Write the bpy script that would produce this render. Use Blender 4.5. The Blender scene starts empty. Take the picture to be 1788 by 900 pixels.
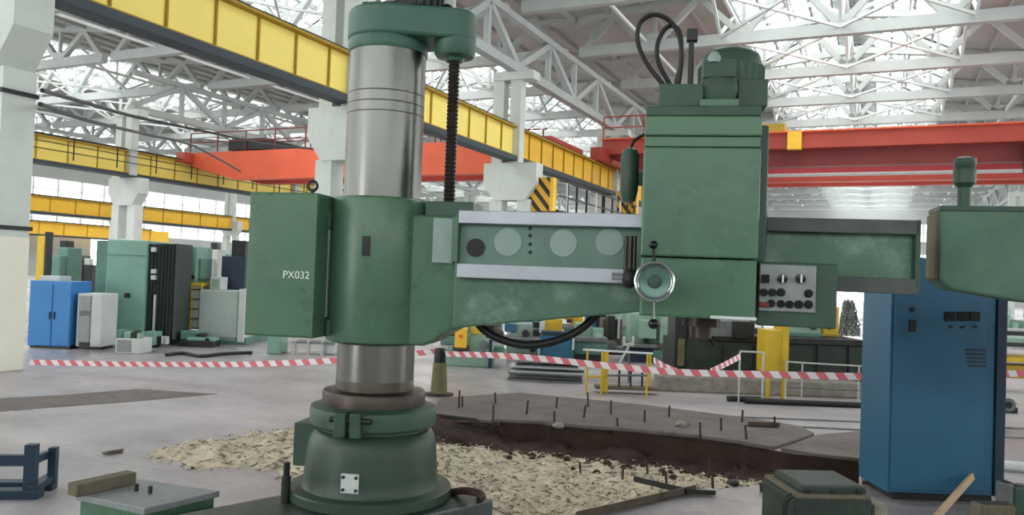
import bpy, bmesh, math, random
from mathutils import Vector, Matrix, noise
from mathutils.geometry import tessellate_polygon
random.seed(7)
SC = bpy.context.scene
COL = SC.collection
PI = math.pi

# ------------------------------------------------------------------ camera
FPX, CX, CY = 1390.0, 894.0, 450.0
YAW, PITCH, ROLL, EYE = 25.0, 1.3, 2.1, 1.65
_t, _p, _r = map(math.radians, (YAW, PITCH, ROLL))
CAM = Vector((0, 0, EYE))
FWD = Vector((-math.sin(_t) * math.cos(_p), math.cos(_t) * math.cos(_p), math.sin(_p)))
_R0 = Vector((math.cos(_t), math.sin(_t), 0)); _U0 = _R0.cross(FWD)
RGT = math.cos(_r) * _R0 + math.sin(_r) * _U0
UPV = -math.sin(_r) * _R0 + math.cos(_r) * _U0
cd = bpy.data.cameras.new('camera'); cam = bpy.data.objects.new('camera', cd); COL.objects.link(cam)
cd.sensor_width = 36.0; cd.lens = 36.0 * FPX / 1788.0; cd.clip_end = 500
cam.matrix_world = Matrix(((RGT.x, UPV.x, -FWD.x, CAM.x), (RGT.y, UPV.y, -FWD.y, CAM.y), (RGT.z, UPV.z, -FWD.z, CAM.z), (0, 0, 0, 1)))
SC.camera = cam

# ------------------------------------------------------------------ world, light, exposure
SC.view_settings.view_transform = 'Standard'
SC.view_settings.look = 'None'
SC.view_settings.gamma = 1.0
SC.view_settings.use_curve_mapping = False
SC.view_settings.exposure = 0.25
SKY = 7.0
w = bpy.data.worlds.new('overcast_sky'); SC.world = w; w.use_nodes = True
bg = w.node_tree.nodes['Background']
bg.inputs[0].default_value = (1.0, 0.99, 0.97, 1); bg.inputs[1].default_value = SKY
SC.cycles.max_bounces = 8; SC.cycles.diffuse_bounces = 4; SC.cycles.glossy_bounces = 3
SC.cycles.transparent_max_bounces = 16
SC.cycles.sample_clamp_indirect = 6.0
SC.cycles.use_denoising = True

# ------------------------------------------------------------------ pixel -> place helpers
def ray(px, py): return FWD + RGT * ((px - CX) / FPX) - UPV * ((py - CY) / FPX)
def U(px, py, dep): return CAM + ray(px, py) * dep
def G(px, py, z=0.0):
    d = ray(px, py); return CAM + d * ((z - EYE) / d.z)
def PX(px, py, X):
    d = ray(px, py); return CAM + d * (X / d.x)
def PY(px, py, Y):
    d = ray(px, py); return CAM + d * (Y / d.y)

class Frame:
    """upright local frame: x to the right, y away from the viewer, z up"""
    def __init__(s, o, yaw=YAW):
        s.o = Vector(o); a = math.radians(yaw); s.yaw = a
        s.lx = Vector((math.cos(a), math.sin(a), 0)); s.ly = Vector((-math.sin(a), math.cos(a), 0))
    def at(s, px, py, off=0.0):
        d = ray(px, py); t = (s.o + s.ly * off - CAM).dot(s.ly) / d.dot(s.ly)
        P = CAM + d * t - s.o
        return P.dot(s.lx), P.z
    def v(s, px, py, off=0.0):
        x, z = s.at(px, py, off); return Vector((x, off, z))
    def loc(s, P):
        q = Vector(P) - s.o; return Vector((q.dot(s.lx), q.dot(s.ly), q.z))

# ------------------------------------------------------------------ materials
def lin(c): return tuple(((v / 255) / 12.92 if v / 255 <= .04045 else ((v / 255 + .055) / 1.055) ** 2.4) for v in c)
MATS = {}
def mat(name, rgb, rough=.6, metal=0., var=.18, scale=3., bump=.0, dirt=None, dirt_amt=.35, spec=.4, bscale=None, rvar=0., coord='Object', stretch=None):
    if name in MATS: return MATS[name]
    m = bpy.data.materials.new(name); m.use_nodes = True; MATS[name] = m
    nt = m.node_tree; N = nt.nodes; L = nt.links; b = N['Principled BSDF']
    tc = N.new('ShaderNodeTexCoord'); src = tc.outputs[coord]
    if stretch:
        mp = N.new('ShaderNodeMapping'); mp.inputs['Scale'].default_value = stretch; L.new(src, mp.inputs[0]); src = mp.outputs[0]
    nz = N.new('ShaderNodeTexNoise'); nz.inputs['Scale'].default_value = scale; nz.inputs['Detail'].default_value = 6; nz.inputs['Roughness'].default_value = .62
    L.new(src, nz.inputs['Vector'])
    c = lin(rgb)
    mx = N.new('ShaderNodeMix'); mx.data_type = 'RGBA'
    mx.inputs[6].default_value = tuple(max(0, v * (1 - var)) for v in c) + (1,)
    mx.inputs[7].default_value = tuple(min(1, v * (1 + var)) for v in c) + (1,)
    rp = N.new('ShaderNodeMapRange'); rp.inputs[1].default_value = .3; rp.inputs[2].default_value = .7
    L.new(nz.outputs[0], rp.inputs[0]); L.new(rp.outputs[0], mx.inputs[0])
    out = mx.outputs[2]
    if dirt:
        n2 = N.new('ShaderNodeTexNoise'); n2.inputs['Scale'].default_value = scale * 1.7; n2.inputs['Detail'].default_value = 8; n2.inputs['Roughness'].default_value = .7
        mp2 = N.new('ShaderNodeMapping'); mp2.inputs['Location'].default_value = (3.1, 7.7, 1.3); L.new(src, mp2.inputs[0]); L.new(mp2.outputs[0], n2.inputs['Vector'])
        r2 = N.new('ShaderNodeMapRange'); r2.inputs[1].default_value = .52; r2.inputs[2].default_value = .72; r2.inputs[4].default_value = dirt_amt
        L.new(n2.outputs[0], r2.inputs[0])
        m2 = N.new('ShaderNodeMix'); m2.data_type = 'RGBA'; m2.inputs[7].default_value = lin(dirt) + (1,)
        L.new(r2.outputs[0], m2.inputs[0]); L.new(out, m2.inputs[6]); out = m2.outputs[2]
    L.new(out, b.inputs['Base Color'])
    b.inputs['Roughness'].default_value = rough; b.inputs['Metallic'].default_value = metal
    b.inputs['Specular IOR Level'].default_value = spec
    if rvar:
        rr = N.new('ShaderNodeMapRange'); rr.inputs[1].default_value = .3; rr.inputs[2].default_value = .7
        rr.inputs[3].default_value = max(.03, rough - rvar); rr.inputs[4].default_value = min(1, rough + rvar)
        L.new(nz.outputs[0], rr.inputs[0]); L.new(rr.outputs[0], b.inputs['Roughness'])
    if bump:
        nb = N.new('ShaderNodeTexNoise'); nb.inputs['Scale'].default_value = bscale or scale * 6; nb.inputs['Detail'].default_value = 5
        L.new(src, nb.inputs['Vector'])
        bp = N.new('ShaderNodeBump'); bp.inputs['Strength'].default_value = bump; bp.inputs['Distance'].default_value = .02
        L.new(nb.outputs[0], bp.inputs['Height']); L.new(bp.outputs[0], b.inputs['Normal'])
    return m

def stripes(name, c1, c2, period, ang=45., coord='Object', duty=.5, rough=.6):
    """flat print: two-colour diagonal stripes in the thing's own x/z plane"""
    if name in MATS: return MATS[name]
    m = bpy.data.materials.new(name); m.use_nodes = True; MATS[name] = m
    nt = m.node_tree; N = nt.nodes; L = nt.links; b = N['Principled BSDF']
    tc = N.new('ShaderNodeTexCoord'); sp = N.new('ShaderNodeSeparateXYZ'); L.new(tc.outputs[coord], sp.inputs[0])
    a = math.radians(ang)
    def mth(op, x, y):
        n = N.new('ShaderNodeMath'); n.operation = op
        for i, q in enumerate((x, y)):
            if isinstance(q, (int, float)): n.inputs[i].default_value = q
            else: L.new(q, n.inputs[i])
        return n.outputs[0]
    A, B = (sp.outputs[0], sp.outputs[2]) if coord == 'Object' else (sp.outputs[0], sp.outputs[1])
    s = mth('ADD', mth('MULTIPLY', A, math.cos(a) / period), mth('MULTIPLY', B, math.sin(a) / period))
    fr = mth('FRACT', s, 0.); st = mth('GREATER_THAN', fr, duty)
    mx = N.new('ShaderNodeMix'); mx.data_type = 'RGBA'; mx.inputs[6].default_value = lin(c1) + (1,); mx.inputs[7].default_value = lin(c2) + (1,)
    L.new(st, mx.inputs[0]); L.new(mx.outputs[2], b.inputs['Base Color']); b.inputs['Roughness'].default_value = rough
    return m

M_GREEN = mat('green_machine_paint', (77, 111, 86), .3, var=.12, scale=2.2, dirt=(62, 84, 68), dirt_amt=.5, bump=.06, rvar=.1)
M_GRIME_SHADE = mat('grimy_shaded_green_paint', (48, 68, 54), .42, var=.15, scale=2.5, dirt=(46, 58, 50), dirt_amt=.6, bump=.08)  # darker green for the base: its shade is put into the colour, with grime
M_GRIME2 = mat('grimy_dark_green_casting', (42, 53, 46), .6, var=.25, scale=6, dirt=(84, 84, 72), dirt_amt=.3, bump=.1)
M_GREEN_T = mat('blue_green_machine_paint', (66, 100, 86), .42, var=.1, scale=3, dirt=(50, 70, 62), dirt_amt=.4, bump=.05)
M_GREEN_D = mat('dark_green_machine_paint', (54, 80, 66), .45, var=.15, scale=3, dirt=(34, 44, 40), dirt_amt=.5, bump=.06)
M_GREEN_W = mat('worn_green_paint', (78, 110, 90), .42, var=.16, scale=2.0, dirt=(140, 160, 148), dirt_amt=.8, bump=.08)
M_GREEN_R = mat('rust_chipped_green_paint', (84, 116, 98), .6, var=.2, scale=2.2, dirt=(112, 124, 100), dirt_amt=.55, bump=.15)
M_TEAL = mat('teal_machine_paint', (122, 162, 146), .5, var=.08, scale=1.2, dirt=(90, 130, 116), dirt_amt=.3)
M_TEAL_D = mat('faded_teal_paint', (92, 130, 118), .55, var=.15, scale=2)
M_STEEL = mat('bright_ground_steel', (112, 112, 108), .3, 1., var=.1, scale=1.6, stretch=(3, 3, .35), rvar=.06)
M_STEELB = mat('oily_brown_steel', (72, 66, 60), .4, .8, var=.25, scale=5)
M_WAY = mat('scraped_slideway_steel', (170, 174, 180), .42, .75, var=.1, scale=6)
M_WAYD = mat('greasy_shaded_slideway_steel', (84, 88, 86), .6, .3, var=.2, scale=6)
M_PALE = mat('pale_grey_green_plate', (140, 160, 152), .5, var=.1, scale=5)
M_BLACK = mat('black_rubber', (22, 23, 24), .5, var=.2, scale=8)
M_DARK = mat('dark_oily_iron', (44, 46, 46), .5, .3, var=.3, scale=6)
M_BLACKG = mat('black_gloss_plastic', (14, 15, 16), .22, var=.1)
M_GREYPL = mat('grey_control_plate', (138, 142, 142), .45, .2, var=.12, scale=12, dirt=(92, 94, 92), dirt_amt=.4)
M_WHITE = mat('white_letter_paint', (225, 232, 226), .5, var=.05)
M_CHROME = mat('chrome', (190, 196, 194), .15, 1., var=.05)
M_DIALG = mat('dial_green_grey', (96, 128, 118), .3, .3, var=.15, scale=30)
M_BLUE = mat('blue_cabinet_paint', (46, 96, 124), .42, var=.1, scale=1.5, dirt=(40, 80, 108), dirt_amt=.4)
M_BLUEB = mat('bright_blue_cabinet_paint', (56, 126, 190), .45, var=.08, scale=1.5)
M_BLUED = mat('dark_blue_steel_paint', (24, 48, 66), .45, var=.15, scale=4)
M_NAVY = mat('navy_machine_paint', (44, 56, 76), .5, var=.2)
M_GREYC = mat('light_grey_cabinet_paint', (196, 200, 198), .5, var=.06)
M_GREYW = mat('pale_grey_green_cover', (172, 186, 178), .5, var=.06)
M_BELL = mat('dark_bellows', (62, 70, 66), .7, var=.25, scale=4, stretch=(1, 1, .1))
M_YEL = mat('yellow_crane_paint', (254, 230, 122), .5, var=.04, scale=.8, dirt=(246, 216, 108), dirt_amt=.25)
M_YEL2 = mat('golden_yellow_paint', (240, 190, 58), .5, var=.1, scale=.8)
M_YELP = mat('yellow_guard_paint', (206, 172, 44), .5, var=.12, scale=4)
M_YELJ = mat('old_yellow_seam', (172, 140, 44), .6, var=.1)
M_FLANGE = mat('grey_blue_flange_paint', (58, 68, 74), .6, var=.15, scale=.6)
M_RED = mat('red_crane_paint', (178, 74, 60), .5, var=.12, scale=.7)
M_REDD = mat('dark_red_crane_paint', (124, 48, 46), .55, var=.15, scale=.7)
M_ORANGE = mat('orange_crane_paint', (228, 100, 66), .5, var=.08, scale=.7)
M_PINK = mat('faded_red_rail_paint', (180, 74, 80), .5, var=.1)
M_CONC = mat('whitewashed_concrete', (206, 212, 206), .8, var=.07, scale=.9, dirt=(170, 178, 172), dirt_amt=.4, bump=.1)
M_CONCW = mat('limewashed_concrete_foot', (232, 230, 214), .8, var=.04, scale=1.5)
M_TRUSS = mat('pale_grey_truss_paint', (178, 183, 181), .75, var=.1, scale=.7)
M_STEELW = mat('white_steel_paint', (214, 220, 218), .6, var=.06)
M_SLAB = mat('grey_roof_slab_concrete', (176, 178, 176), .85, var=.12, scale=.4)
M_WALL = mat('grey_wall_panel', (170, 174, 172), .85, var=.1, scale=.3)
M_FRAME = mat('grey_window_bar', (150, 154, 154), .6, var=.1)
M_WOOD = mat('raw_pine_wood', (196, 168, 136), .7, var=.18, scale=3, stretch=(1, 1, 8))
M_WOODO = mat('old_grey_wood', (104, 98, 82), .8, var=.25, scale=4, stretch=(8, 1, 1), bump=.2)
M_RUST = mat('rusty_rod', (74, 58, 50), .75, .3, var=.3, scale=12)
M_IRONP = mat('rusty_steel_angle', (92, 82, 72), .7, .3, var=.3, scale=8)
M_CHIP = mat('dry_wood_shavings', (206, 194, 172), .9, var=.2, scale=5, dirt=(122, 112, 94), dirt_amt=.7, bump=.8, bscale=38)
M_SOIL = mat('dark_brown_soil', (58, 44, 38), .95, var=.35, scale=5, bump=.6, bscale=16)
M_SLABD = mat('dirty_grey_concrete_slab', (104, 97, 93), .75, var=.25, scale=2.2, dirt=(60, 51, 47), dirt_amt=.7, bump=.25)
M_RUBBLE = mat('grey_concrete_rubble', (142, 138, 128), .85, var=.25, scale=9, bump=.4)
M_PLATE = mat('dark_base_plate_iron', (70, 78, 74), .42, .25, var=.25, scale=3, dirt=(120, 128, 126), dirt_amt=.35, rvar=.15)
M_MGREY = mat('grey_steel_scrap', (110, 114, 114), .6, .3, var=.25, scale=6)
M_OLIVE = mat('olive_post_paint', (104, 98, 66), .6, var=.25, scale=8)
M_TAPE = stripes('red_white_barrier_tape', (236, 232, 232), (220, 112, 122), .16, 35, 'UV')
M_HAZ = stripes('black_yellow_hazard', (222, 170, 52), (44, 38, 26), .34, 40, 'Object', .55)
M_LIGHTG = mat('mint_green_machine', (138, 166, 148), .5, var=.12, scale=3)
M_BROWNM = mat('brown_oily_machine', (86, 72, 66), .6, var=.3, scale=4)
M_LGREY = mat('light_machine_grey', (186, 190, 186), .5, var=.1, scale=4)

def pane_material():
    m = bpy.data.materials.new('dusty_skylight_glass'); m.use_nodes = True
    N = m.node_tree.nodes; L = m.node_tree.links; N.remove(N['Principled BSDF'])
    t = N.new('ShaderNodeBsdfTransparent'); t.inputs[0].default_value = (.93, .96, .97, 1)
    g = N.new('ShaderNodeBsdfGlossy'); g.inputs['Roughness'].default_value = .15
    x = N.new('ShaderNodeMixShader'); x.inputs[0].default_value = .06
    L.new(t.outputs[0], x.inputs[1]); L.new(g.outputs[0], x.inputs[2]); L.new(x.outputs[0], N['Material Output'].inputs[0])
    return m
M_GLASS = pane_material()

def floor_material():
    m = bpy.data.materials.new('wet_worn_shop_floor'); m.use_nodes = True
    nt = m.node_tree; N = nt.nodes; L = nt.links; b = N['Principled BSDF']
    tc = N.new('ShaderNodeTexCoord')
    mp = N.new('ShaderNodeMapping'); mp.inputs['Scale'].default_value = (.45, .6, 1); mp.inputs['Rotation'].default_value = (0, 0, .25); L.new(tc.outputs['Object'], mp.inputs[0])
    n1 = N.new('ShaderNodeTexNoise'); n1.inputs['Scale'].default_value = 1.1; n1.inputs['Detail'].default_value = 8; n1.inputs['Roughness'].default_value = .65; L.new(mp.outputs[0], n1.inputs['Vector'])
    cr = N.new('ShaderNodeValToRGB'); e = cr.color_ramp
    e.elements[0].position = .3; e.elements[0].color = lin((128, 122, 123)) + (1,)
    e.elements[1].position = .72; e.elements[1].color = lin((204, 198, 199)) + (1,)
    k = e.elements.new(.5); k.color = lin((172, 166, 168)) + (1,)
    L.new(n1.outputs[0], cr.inputs[0])
    n2 = N.new('ShaderNodeTexNoise'); n2.inputs['Scale'].default_value = 14; n2.inputs['Detail'].default_value = 4; L.new(tc.outputs['Object'], n2.inputs['Vector'])
    mx = N.new('ShaderNodeMix'); mx.data_type = 'RGBA'; mx.blend_type = 'MULTIPLY'; mx.inputs[0].default_value = .35
    L.new(cr.outputs[0], mx.inputs[6]); L.new(n2.outputs[0], mx.inputs[7]); L.new(mx.outputs[2], b.inputs['Base Color'])
    n3 = N.new('ShaderNodeTexNoise'); n3.inputs['Scale'].default_value = .5; n3.inputs['Detail'].default_value = 5; L.new(mp.outputs[0], n3.inputs['Vector'])
    r = N.new('ShaderNodeMapRange'); r.inputs[1].default_value = .38; r.inputs[2].default_value = .6; r.inputs[3].default_value = .2; r.inputs[4].default_value = .5
    L.new(n3.outputs[0], r.inputs[0]); L.new(r.outputs[0], b.inputs['Roughness'])
    bp = N.new('ShaderNodeBump'); bp.inputs['Strength'].default_value = .12; bp.inputs['Distance'].default_value = .01; L.new(n2.outputs[0], bp.inputs['Height']); L.new(bp.outputs[0], b.inputs['Normal'])
    return m
M_FLOOR = floor_material()

# ------------------------------------------------------------------ mesh building
class MB:
    def __init__(s): s.v = []; s.f = []; s.uv = None
    def add(s, vs, fs):
        k = len(s.v); s.v += [tuple(p) for p in vs]; s.f += [tuple(i + k for i in f) for f in fs]; return s
    def box(s, a, b):
        (x0, y0, z0), (x1, y1, z1) = a, b
        return s.add([(x0, y0, z0), (x1, y0, z0), (x1, y1, z0), (x0, y1, z0), (x0, y0, z1), (x1, y0, z1), (x1, y1, z1), (x0, y1, z1)],
                     [(0, 3, 2, 1), (4, 5, 6, 7), (0, 1, 5, 4), (1, 2, 6, 5), (2, 3, 7, 6), (3, 0, 4, 7)])
    def bar(s, p, q, w, h=None, up=(0, 0, 1)):
        p, q = Vector(p), Vector(q); h = h or w; d = (q - p).normalized(); u = Vector(up)
        if abs(d.dot(u)) > .98: u = Vector((1, 0, 0))
        r = d.cross(u).normalized() * (w / 2); t = r.cross(d).normalized() * (h / 2)
        vs = [c + i * r + j * t for c in (p, q) for i, j in ((-1, -1), (1, -1), (1, 1), (-1, 1))]
        return s.add(vs, [(0, 1, 2, 3), (7, 6, 5, 4), (0, 4, 5, 1), (1, 5, 6, 2), (2, 6, 7, 3), (3, 7, 4, 0)])
    def cyl(s, p, q, r, n=20, r2=None):
        p, q = Vector(p), Vector(q); d = (q - p).normalized(); u = Vector((0, 0, 1)) if abs(d.z) < .9 else Vector((1, 0, 0))
        a = d.cross(u).normalized(); b = d.cross(a); r2 = r if r2 is None else r2
        vs = [p + (a * math.cos(2 * PI * i / n) + b * math.sin(2 * PI * i / n)) * r for i in range(n)] + [q + (a * math.cos(2 * PI * i / n) + b * math.sin(2 * PI * i / n)) * r2 for i in range(n)]
        fs = [(i, i + n, (i + 1) % n + n, (i + 1) % n) for i in range(n)] + [tuple(range(n)), tuple(range(2 * n - 1, n - 1, -1))]
        return s.add(vs, fs)
    def lathe(s, prof, n=56, c=(0, 0), cap=True):
        vs = [(c[0] + r * math.cos(2 * PI * i / n), c[1] + r * math.sin(2 * PI * i / n), z) for r, z in prof for i in range(n)]
        fs = [(k * n + i, k * n + (i + 1) % n, (k + 1) * n + (i + 1) % n, (k + 1) * n + i) for k in range(len(prof) - 1) for i in range(n)]
        if cap: fs += [tuple(range(n - 1, -1, -1)), tuple((len(prof) - 1) * n + i for i in range(n))]
        return s.add(vs, fs)
    def lathe_ax(s, prof, c, ax, n=32):
        """profile (r, t) turned about the axis through c along ax"""
        c, d = Vector(c), Vector(ax).normalized(); u = Vector((0, 0, 1)) if abs(d.z) < .9 else Vector((1, 0, 0))
        a = d.cross(u).normalized(); b = d.cross(a)
        vs = [c + d * t + (a * math.cos(2 * PI * i / n) + b * math.sin(2 * PI * i / n)) * r for r, t in prof for i in range(n)]
        fs = [(k * n + i, (k + 1) * n + i, (k + 1) * n + (i + 1) % n, k * n + (i + 1) % n) for k in range(len(prof) - 1) for i in range(n)]
        fs += [tuple(range(n)), tuple(len(prof) * n - 1 - i for i in range(n))]
        return s.add(vs, fs)
    def prism(s, poly, y0, y1):
        """poly in x/z, extruded along y"""
        n = len(poly)
        vs = [(x, y0, z) for x, z in poly] + [(x, y1, z) for x, z in poly]
        return s.add(vs, [tuple(range(n)), tuple(range(2 * n - 1, n - 1, -1))] + [(i, i + n, (i + 1) % n + n, (i + 1) % n) for i in range(n)])
    def slab(s, poly, z0, z1):
        n = len(poly)
        vs = [(p[0], p[1], z0) for p in poly] + [(p[0], p[1], z1) for p in poly]
        return s.add(vs, [tuple(range(n - 1, -1, -1)), tuple(range(n, 2 * n))] + [(i, (i + 1) % n, (i + 1) % n + n, i + n) for i in range(n)])
    def tube(s, pts, r, n=10):
        pts = [Vector(p) for p in pts]; m = len(pts); vs = []; a = None
        for k, p in enumerate(pts):
            d = (pts[min(k + 1, m - 1)] - pts[max(k - 1, 0)]).normalized()
            if a is None: a = d.cross(Vector((0, 0, 1)) if abs(d.z) < .9 else Vector((1, 0, 0))).normalized()
            else: a = (a - d * a.dot(d)).normalized()
            b = d.cross(a); rr = r[k] if isinstance(r, (list, tuple)) else r
            vs += [p + (a * math.cos(2 * PI * i / n) + b * math.sin(2 * PI * i / n)) * rr for i in range(n)]
        fs = [(k * n + i, k * n + (i + 1) % n, (k + 1) * n + (i + 1) % n, (k + 1) * n + i) for k in range(m - 1) for i in range(n)]
        fs += [tuple(range(n - 1, -1, -1)), tuple((m - 1) * n + i for i in range(n))]
        return s.add(vs, fs)
    def sphere(s, c, r, n=14, sc=(1, 1, 1)):
        pr = [(math.sin(PI * k / n) * r + 1e-5, -math.cos(PI * k / n) * r) for k in range(n + 1)]
        b = MB().lathe(pr, n * 2); return s.add([(c[0] + x * sc[0], c[1] + y * sc[1], c[2] + z * sc[2]) for x, y, z in b.v], b.f)
    def mesh(s, name, m, smooth=False):
        me = bpy.data.meshes.new(name); me.from_pydata(s.v, [], s.f); me.update()
        bm = bmesh.new(); bm.from_mesh(me); bmesh.ops.recalc_face_normals(bm, faces=bm.faces); bm.to_mesh(me); bm.free()
        if s.uv:
            l = me.uv_layers.new()
            for p in me.polygons:
                for li in p.loop_indices: l.data[li].uv = s.uv[me.loops[li].vertex_index]
        if m: me.materials.append(m)
        if smooth: me.shade_smooth()
        return me
    def build(s, name, m, parent=None, smooth=False, bevel=0., seg=2):
        return put(name, s.mesh(name, m, smooth), parent, bevel, seg, smooth)

def put(name, me, parent=None, bevel=0., seg=2, smooth=False):
    o = bpy.data.objects.new(name, me); COL.objects.link(o); o.parent = parent
    if bevel:
        b = o.modifiers.new('bevel', 'BEVEL'); b.width = bevel; b.segments = seg; b.limit_method = 'ANGLE'; b.angle_limit = math.radians(40); b.harden_normals = False
    if smooth:
        try:
            me.set_sharp_from_angle(angle=math.radians(38))
        except Exception: pass
    return o
def empty(name, parent=None, loc=(0, 0, 0), yaw=0.):
    o = bpy.data.objects.new(name, None); COL.objects.link(o); o.parent = parent; o.location = loc; o.rotation_euler = (0, 0, yaw); o.empty_display_size = .2; return o
def tag(o, label=None, cat=None, group=None, kind=None):
    if label: o['label'] = label
    if cat: o['category'] = cat
    if group: o['group'] = group
    if kind: o['kind'] = kind
    return o
def thing(name, label, cat, fr=None, group=None, loc=(0, 0, 0), yaw=0.):
    o = empty(name, None, fr.o if fr else loc, fr.yaw if fr else yaw); return tag(o, label, cat, group)
def spline(pts, n=8):
    P = [Vector(p) for p in pts]; out = []
    for i in range(len(P) - 1):
        p0, p1, p2, p3 = P[max(i - 1, 0)], P[i], P[i + 1], P[min(i + 2, len(P) - 1)]
        for k in range(n):
            t = k / n
            out.append(.5 * ((2 * p1) + (p2 - p0) * t + (2 * p0 - 5 * p1 + 4 * p2 - p3) * t * t + (3 * p1 - p0 - 3 * p2 + p3) * t ** 3))
    return out + [P[-1]]

# ================================================================== the setting
ROWS = [-76.2, -54.9, -33.6, -12.3, 9.0, 30.3]
BAY = 21.3
Y0, Y1 = -16.1, 109.9           # hall ends; roof modules of 6 m start at Y0
ZC = 11.1                       # underside of the roof trusses
XL, XR = -76.9, 31.0

# --- floor with the excavated hole
def ragged(pts, amp, step=.12, skip=()):
    out = []; n = len(pts)
    for i in range(n):
        a, b = pts[i], pts[(i + 1) % n]; L_ = (b - a).length; k = max(1, int(L_ / step)) if i not in skip else 1
        for j in range(k):
            q = a + (b - a) * (j / k)
            if j: q = q + Vector((noise.noise(q * 3.3), noise.noise(q * 3.3 + Vector((7, 3, 1))), 0)) * amp + Vector((noise.noise(q * 11), noise.noise(q * 11 + Vector((7, 3, 1))), 0)) * amp * .4
            out.append(q)
    return out
hole = [G(*p) for p in ((735, 742), (870, 737), (985, 745), (1130, 757), (1250, 770), (1340, 785), (1420, 797), (1500, 806), (1500, 846), (1405, 846), (1330, 848), (1212, 856), (1090, 884), (1005, 908), (930, 960), (820, 960), (770, 900))]
hole = ragged(hole, .11, .14, (7, 8, 9, 10, 11, 12, 13, 14, 15, 16))
outer = [Vector((XL, Y0, 0)), Vector((XR, Y0, 0)), Vector((XR, Y1, 0)), Vector((XL, Y1, 0))]
tri = tessellate_polygon([outer, [Vector((p.x, p.y, 0)) for p in hole]])
allv = outer + [Vector((p.x, p.y, 0)) for p in hole]
fm = MB(); fm.add(allv, tri)
floor = tag(fm.build('floor', M_FLOOR), kind='structure')
for p in floor.data.polygons:
    if p.normal.z < 0: p.flip()
pit = MB(); n = len(hole); H = .42
rim = [(p.x, p.y, 0.) for p in hole]; low = [(p.x, p.y, -H) for p in hole]
pit.add(rim + low, [(i, (i + 1) % n, (i + 1) % n + n, i + n) for i in range(n)] + [tuple(range(n, 2 * n))])
pit.build('soil_wall', M_SOIL, floor)
patch = MB().slab([G(*p) for p in ((-40, 699), (120, 690), (240, 680), (380, 689), (230, 702), (80, 713), (-40, 722))], -.02, .004)
tag(patch.build('floor_patch', M_SLABD, floor), 'dark patch of concrete in the pale floor')
HK = min(range(len(hole)), key=lambda i: (hole[i] - G(1335, 783)).length)
# dirty slab behind the hole, slightly proud of the floor
sp = MB().slab([G(*p) for p in ((745, 741), (768, 700), (905, 690), (1130, 712), (1330, 738), (1400, 750), (1422, 762), (1352, 786))] + [Vector((q.x, q.y, 0)) for q in hole[HK:0:-1]], -.05, .035)
tag(sp.build('concrete_slab', M_SLABD, floor, bevel=.012), 'dirty broken concrete slab behind the pit')
sp = MB().slab([G(*p) for p in ((1425, 764), (1505, 757), (1640, 770), (1640, 845), (1505, 846), (1500.5, 806), (1420, 797), (1362, 788))], -.05, .03)
tag(sp.build('concrete_slab', M_SLABD, floor, bevel=.012), 'dirty concrete slab running under the blue cabinet')
# two rails let into the floor
for (a, b) in (((790, 709), (1500, 738)), ((775, 716), (1500, 752))):
    A, B = G(*a), G(*b); B = B + (B - A) * .5
    MB().bar((A.x, A.y, .004), (B.x, B.y, .004), .05, .02).build('floor_rail', M_MGREY, floor)

# --- walls with window bands
def wall(name, O, D, length, gates, zs=((0, 4.6), (6.0, 7.6), (9.8, 14.6)), wins=((4.6, 6.0), (7.6, 9.8)), th=.35, step=2.66):
    """O start corner, D unit direction along the wall; solid bands zs, glazed bands wins, gates = [(s0, s1)] cut from the lowest band"""
    D = Vector(D); Nn = Vector((-D.y, D.x, 0)); root = tag(empty(name), kind='structure')
    def bx(mb, s0, s1, z0, z1, t0, t1):
        vs = [O + D * s + Nn * t + Vector((0, 0, z)) for z in (z0, z1) for s, t in ((s0, t0), (s1, t0), (s1, t1), (s0, t1))]
        mb.add(vs, [(0, 3, 2, 1), (4, 5, 6, 7), (0, 1, 5, 4), (1, 2, 6, 5), (2, 3, 7, 6), (3, 0, 4, 7)])
    for k, (z0, z1) in enumerate(zs):
        cuts = [0] + [x for g in (gates if k == 0 else []) for x in g] + [length]
        for i in range(0, len(cuts), 2):
            m = MB(); bx(m, cuts[i], cuts[i + 1], z0, z1, 0, th); m.build('wall_band', M_WALL, root)
    for k, (z0, z1) in enumerate(wins):
        fr = MB(); s = 0.
        while s < length:
            bx(fr, s - .06, s + .06, z0, z1, .05, .2)
            s += step
        zz = z0
        while zz < z1 + .01:
            bx(fr, 0, length, zz - .04, zz + .04, .07, .18); zz += 1.1
        w_ = fr.build('window_frame', M_FRAME, root)
        p = MB(); bx(p, 0, length, z0, z1, .12, .13); p.build('pane', M_GLASS, w_)
    return root
wall('wall_back', Vector((XR, Y1, 0)), (-1, 0, 0), XR - XL, [(18, 27.5), (30.5, 41), (70, 76)])
wall('wall_left', Vector((XL, Y1, 0)), (0, -1, 0), Y1 - Y0, [(20, 26), (44, 52)])
wall('wall_right', Vector((XR, Y0, 0)), (0, 1, 0), Y1 - Y0, [(40, 46)])
wall('wall_front', Vector((XL, Y0, 0)), (1, 0, 0), XR - XL, [(60, 66)])

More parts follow.
